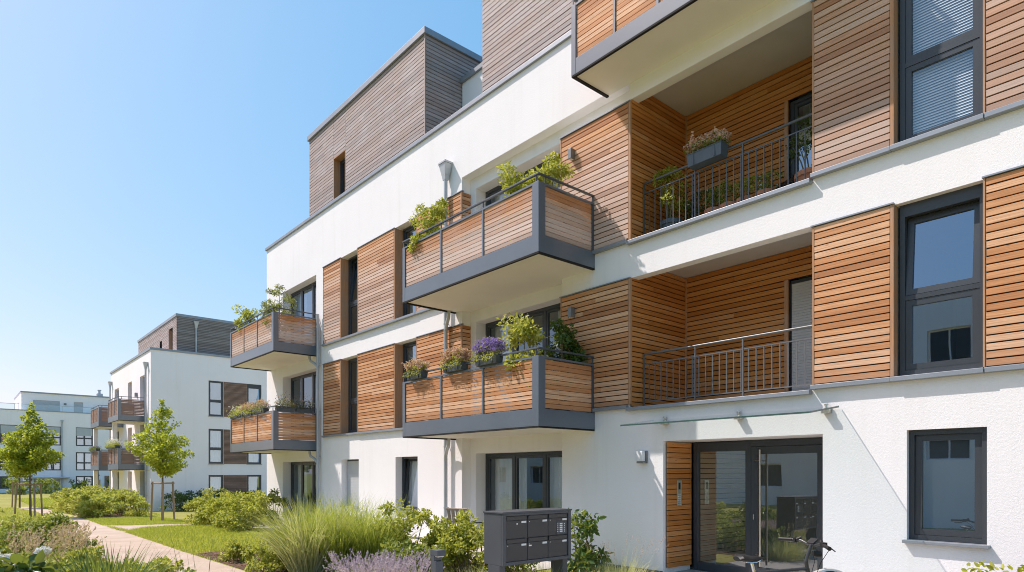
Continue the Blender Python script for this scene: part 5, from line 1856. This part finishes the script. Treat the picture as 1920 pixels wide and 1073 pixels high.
zb = 5.64 + .242
potted('dark pot of the thin small tree on the upper far balcony', 'thin olive tree rising above the corner of the upper far balcony', (-21.2, -1.05, zb), 1.1, 1.75, 'leaf_olive', (.05, .085), 2600, seed=6, clumps=44, fill=.6)
potted('dark pot of the round bush on the upper far balcony', 'round green bush over the left end of the upper far balcony', (-24.0, -1.15, zb), .75, 1.65, 'leaf_yellow', (.06, .10), 2200, seed=7, fill=.8)
potted('small dark pot on the upper far balcony', 'small olive bush in the middle of the upper far balcony front', (-22.4, -1.1, zb), .45, 1.42, 'leaf_olive', (.05, .08), 450, seed=8)
zb = 2.48 + .242

def flower_box(label, loc, L=.62, rz=0., m='planter', fm='pink', lm='leaf_mid', fn=150, seed=0, hgt=.24, name='flower_box', w=.2, hb=.17, trail=True, group=None):
    r = np.random.default_rng(700 + seed)
    root = empty(name, (0, 0, 0), label, 'flower box', group)
    b = MB()
    b.frustum((0, 0, 0), (L / 2 - .02, w / 2 - .02), (0, 0, hb - .02), (L / 2 - .004, w / 2 - .004))
    b.box(-L / 2, L / 2, -w / 2, w / 2, hb - .0199, hb)
    for s in (-1, 1):
        b.box(s * L * .3 - .012, s * L * .3 + .012, -w / 2 - .002, -w / 2 + .012, .01, hb - .0201)
    b.build('box', m, root, bevel=.004)
    n = int(800 * max(1, L))
    u = r.uniform(-1, 1, n)
    P = np.stack([u * L * .53, r.normal(0, w * .36, n), hb + np.abs(r.normal(0, hgt * .42, n)) * (1 - .35 * u * u)], 1)
    if trail:
        t = r.uniform(0, 1, n) < .16
        P[t, 1] = -w / 2 - r.uniform(.0, .08, t.sum()); P[t, 2] = hb - r.uniform(0, .10, t.sum())
    leaves('foliage', P, lm, (.025, .05), .5, up=.4, parent=root, r=r)
    if fn:
        k = 7
        u = r.uniform(-1, 1, fn)
        C = np.stack([u * L * .54, r.normal(0, w * .40, fn), hb + hgt * r.uniform(.25, 1.05, fn) * (1 - .3 * u * u)], 1)
        Pf = np.repeat(C, k, 0) + r.normal(0, .012, (fn * k, 3))
        leaves('flowers', Pf, fm, (.022, .038), .8, up=.9, parent=root, r=r)
    root.location = loc
    root.rotation_euler = (0, 0, rz)
    return root
ztop = 2.55 + 1.27
flower_box('grey flower box with coral flowers at the left end of the middle lower balcony', (-12.15, -1.49, ztop + .0), .60, fm='pink', lm='leaf_yellow', seed=1, fn=260)
flower_box('grey flower box with pink flowers, second on the middle lower balcony rail', (-10.72, -1.49, ztop), .66, fm='pink', lm='leaf_yellow', seed=2, fn=420, hgt=.30)
flower_box('grey flower box with purple flowers on the middle lower balcony rail', (-9.63, -1.49, ztop), .66, fm='purple', lm='leaf_yellow', seed=3, fn=420, hgt=.32)
ztop = 2.48 + 1.27
for k, (x, fm, lm, lb) in enumerate([(-24.15, 'white_flower', 'leaf_yellow', 'flower box with lime foliage at the left end of the lower far balcony'), (-23.0, 'pink', 'leaf_yellow', 'flower box with pink blossom in the middle of the lower far balcony'), (-21.8, 'pink', 'leaf_olive', 'flower box with faded pink blossom near the corner of the lower far balcony')]):
    flower_box(lb, (x, -1.46, ztop - .02), 1.05, fm=fm, lm=lm, seed=10 + k, fn=150 if k else 30, hgt=.30, hb=.15)
for k, (x, y, lb) in enumerate([(-20.62, -1.1, 'flower box with bronze leaved plants at the corner of the lower far balcony'), (-20.62, -.45, 'flower box with dark leaved plants on the side of the lower far balcony')]):
    flower_box(lb, (x, y, ztop - .02), .6, rz=R(90), fm='pink', lm='leaf_bronze', seed=15 + k, fn=14, hgt=.42, hb=.13, trail=False)
# farther house: flowers along its lower balcony
flower_box('long box of pale flowers on the near lower balcony of the smaller house', (-45.6, -.4 - 1.42, 1.92 + 1.3), 2.9, fm='white_flower', lm='leaf_yellow', seed=20, fn=260, hgt=.42, w=.32)
flower_box('box of dark plants on the far lower balcony of the smaller house', (-52.2, -.4 - 1.42, 1.92 + 1.3), 2.6, fm='purple', lm='leaf_dark', seed=21, fn=40, hgt=.2, w=.25)
# loggia
zl = 5.889
flower_box('blue grey flower box with pale pink blooms hung on the upper loggia railing', (-5.98, .24, 6.92), .66, m='planter_blue', fm='pink', lm='leaf_mid', seed=30, fn=220, hgt=.24, hb=.21, w=.24, trail=False)
potted('grey pot in the left corner of the upper loggia', 'loose olive shrub behind the railing in the left corner of the upper loggia', (-6.95, .62, zl), .6, 1.15, 'leaf_yellow', (.05, .085), 900, seed=11, r0=.2, ph=.42, potm='planter_blue', clumps=20)
potted('grey low pot beside the corner shrub on the upper loggia', 'dark bushy plant low behind the upper loggia railing', (-6.45, .75, zl), .6, .65, 'leaf_dark', (.04, .07), 620, seed=12, flowers=('white_flower', 16, .03))
for k, (x, m, lb1, lb2) in enumerate([(-6.05, 'leaf_mid', 'first terracotta pot from the left in the upper loggia row', 'green herb in the first terracotta pot of the upper loggia row'),
                                     (-5.75, 'leaf_mid', 'second terracotta pot from the left in the upper loggia row', 'green herb in the second terracotta pot of the upper loggia row'),
                                     (-5.45, 'leaf_yellow', 'third terracotta pot from the left in the upper loggia row', 'bright herb in the third terracotta pot of the upper loggia row'),
                                     (-5.12, 'leaf_mid', 'fourth terracotta pot from the left in the upper loggia row', 'white flowered plant in the fourth terracotta pot of the upper loggia row')]):
    potted(lb1, lb2, (x, .55, zl), .38, .42, m, (.03, .05), 420, seed=20 + k, r0=.15, ph=.34, potm='terracotta', flowers=('white_flower', 12, .025) if k == 3 else None, clumps=14)
potted('large ribbed terracotta pot at the right end of the upper loggia', 'dark juniper in the large terracotta pot at the right end of the upper loggia', (-4.42, .62, zl), .62, .95, 'leaf_dark', (.03, .06), 1100, seed=30, r0=.23, ph=.42, potm='terracotta', clumps=24)
root = empty('garden_lantern', (-4.78, .75, zl), 'black roofed lantern standing among the terracotta pots of the upper loggia', 'lantern')
l = MB()
l.box(-4.90, -4.66, .63, .87, zl, zl + .04)
for sx in (-1, 1):
    for sy in (-1, 1):
        l.box(-4.78 + sx * .10 - .01, -4.78 + sx * .10 + .01, .75 + sy * .10 - .01, .75 + sy * .10 + .01, zl + .041, zl + .36)
l.build('cage', 'black', root)
l = MB()
l.frustum((-4.78, .75, zl + .361), (.19, .19), (-4.78, .75, zl + .50), (.05, .05))
l.tube([(-4.78, .75, zl + .50), (-4.78, .75, zl + .56)], .02, 8)
l.build('lantern_roof', 'black', root)
MB().box(-4.86, -4.70, .67, .83, zl + .041, zl + .355).build('pane', 'glass_door', root)

# ------------------------------------------------------------------ lawn
r = np.random.default_rng(9)
def lawn_pts(n, x0, x1, y0, y1, cond):
    P = []
    while len(P) < n:
        x = r.uniform(x0, x1, n * 2); y = r.uniform(y0, y1, n * 2)
        for a, b in zip(x, y):
            if cond(a, b):
                P.append((a, b, gz(a)))
            if len(P) >= n:
                break
    return np.array(P)
def on_side(a, b):
    if not (-29.6 < a < -23.9): return False
    best = 9
    for (p, q) in zip(bt, bb):
        mx = (p[0] + q[0]) / 2; my = (p[1] + q[1]) / 2
        best = min(best, abs(b - my)) if False else best
    # lie between the two edges
    def xat(L):
        for (xa, ya), (xb_, yb) in zip(L, L[1:]):
            if ya <= b <= yb:
                return xa + (xb_ - xa) * (b - ya) / (yb - ya)
        return None
    u, v = xat(bt), xat(bb)
    if u is None or v is None: return False
    return u < a < v
def right_lawn(a, b):
    if b < path_right(a) + .02 + r.normal(0, .03): return False
    if b > -1.6: return False
    if a > -15.1 and b > -5.3 and (a > -13.4 or b < -5.3 + max(.3, 3.7 - (-13.4 - a) * 1.5)): return False
    if -36.5 > a > -47 and b > -4.35: return False
    return not on_side(a, b)
P = lawn_pts(52000, -37, -13.3, -5.4, -1.6, right_lawn)
def lawn_mesh(P, L, W):
    n = len(P)
    V, Q, T, _ = blade_geo(P, r.uniform(0, 6.283, n), r.uniform(0, .7, n), r.uniform(.1, .9, n), r.uniform(*L, n), r.uniform(*W, n), 2)
    return mixed_mesh('lawn_grass', [(V, [Q, T])], 'lawn_blade')
tag(lawn_mesh(P, (.05, .12), (.010, .020)), kind='stuff')
def left_lawn(a, b):
    return b < path_right(a) - (1.0 + .55 * min(1, max(0, (a + 46) / 28))) - (.02 if a < -36 else 2.2 if b > -99 else 0)
P = lawn_pts(30000, -52, -18, -16, -5.6, left_lawn)
tag(lawn_mesh(P, (.07, .15), (.014, .028)), kind='stuff')
def far_lawn(a, b):
    return b > path_right(a) + .05 and not (-47 < a < -36.5 and b < -1.75 and b > -4.35)
P = lawn_pts(12000, -70, -37, -5.2, -1.0, far_lawn)
tag(lawn_mesh(P, (.07, .15), (.018, .034)), kind='stuff')
# fine clutter in the beds: bark chips
n = 9000
x = r.uniform(-15, -6.8, n); y = r.uniform(-5.25, -1.6, n)
P = np.stack([x, y, np.full(n, .02)], 1)
A = r.normal(size=(n, 3)); A[:, 2] *= .25
V, F = leaf_geo(P, A, np.tile([0, 0, 1.], (n, 1)) + r.normal(0, .3, (n, 3)), r.uniform(.02, .06, n), .45, .1)
M['chips'] = leafmat('bark_chip', [(.10, .055, .035), (.17, .10, .065), (.25, .16, .11), (.33, .23, .17)], .0, .9)
tag(arrays_mesh('bark_chips', V, F, 'chips'), kind='stuff')
# ground cover in the left border
n = 26000
x = r.uniform(-30, -5.5, n)
pr_ = np.array([path_right(a) for a in x])
y = pr_ - 1.66 - 2.3 * r.uniform(0, 1, n) ** .9
P = np.stack([x, y, np.array([gz(a) for a in x]) + np.abs(r.normal(0, .07, n))], 1)
A = r.normal(size=(n, 3)); A[:, 2] = np.abs(A[:, 2]) * .5
V, F = leaf_geo(P, A, np.tile([0, 0, 1.5], (n, 1)) + r.normal(0, .6, (n, 3)), r.uniform(.04, .09, n), .5)
tag(arrays_mesh('ground_cover', V, F, 'leaf_mid'), kind='stuff')
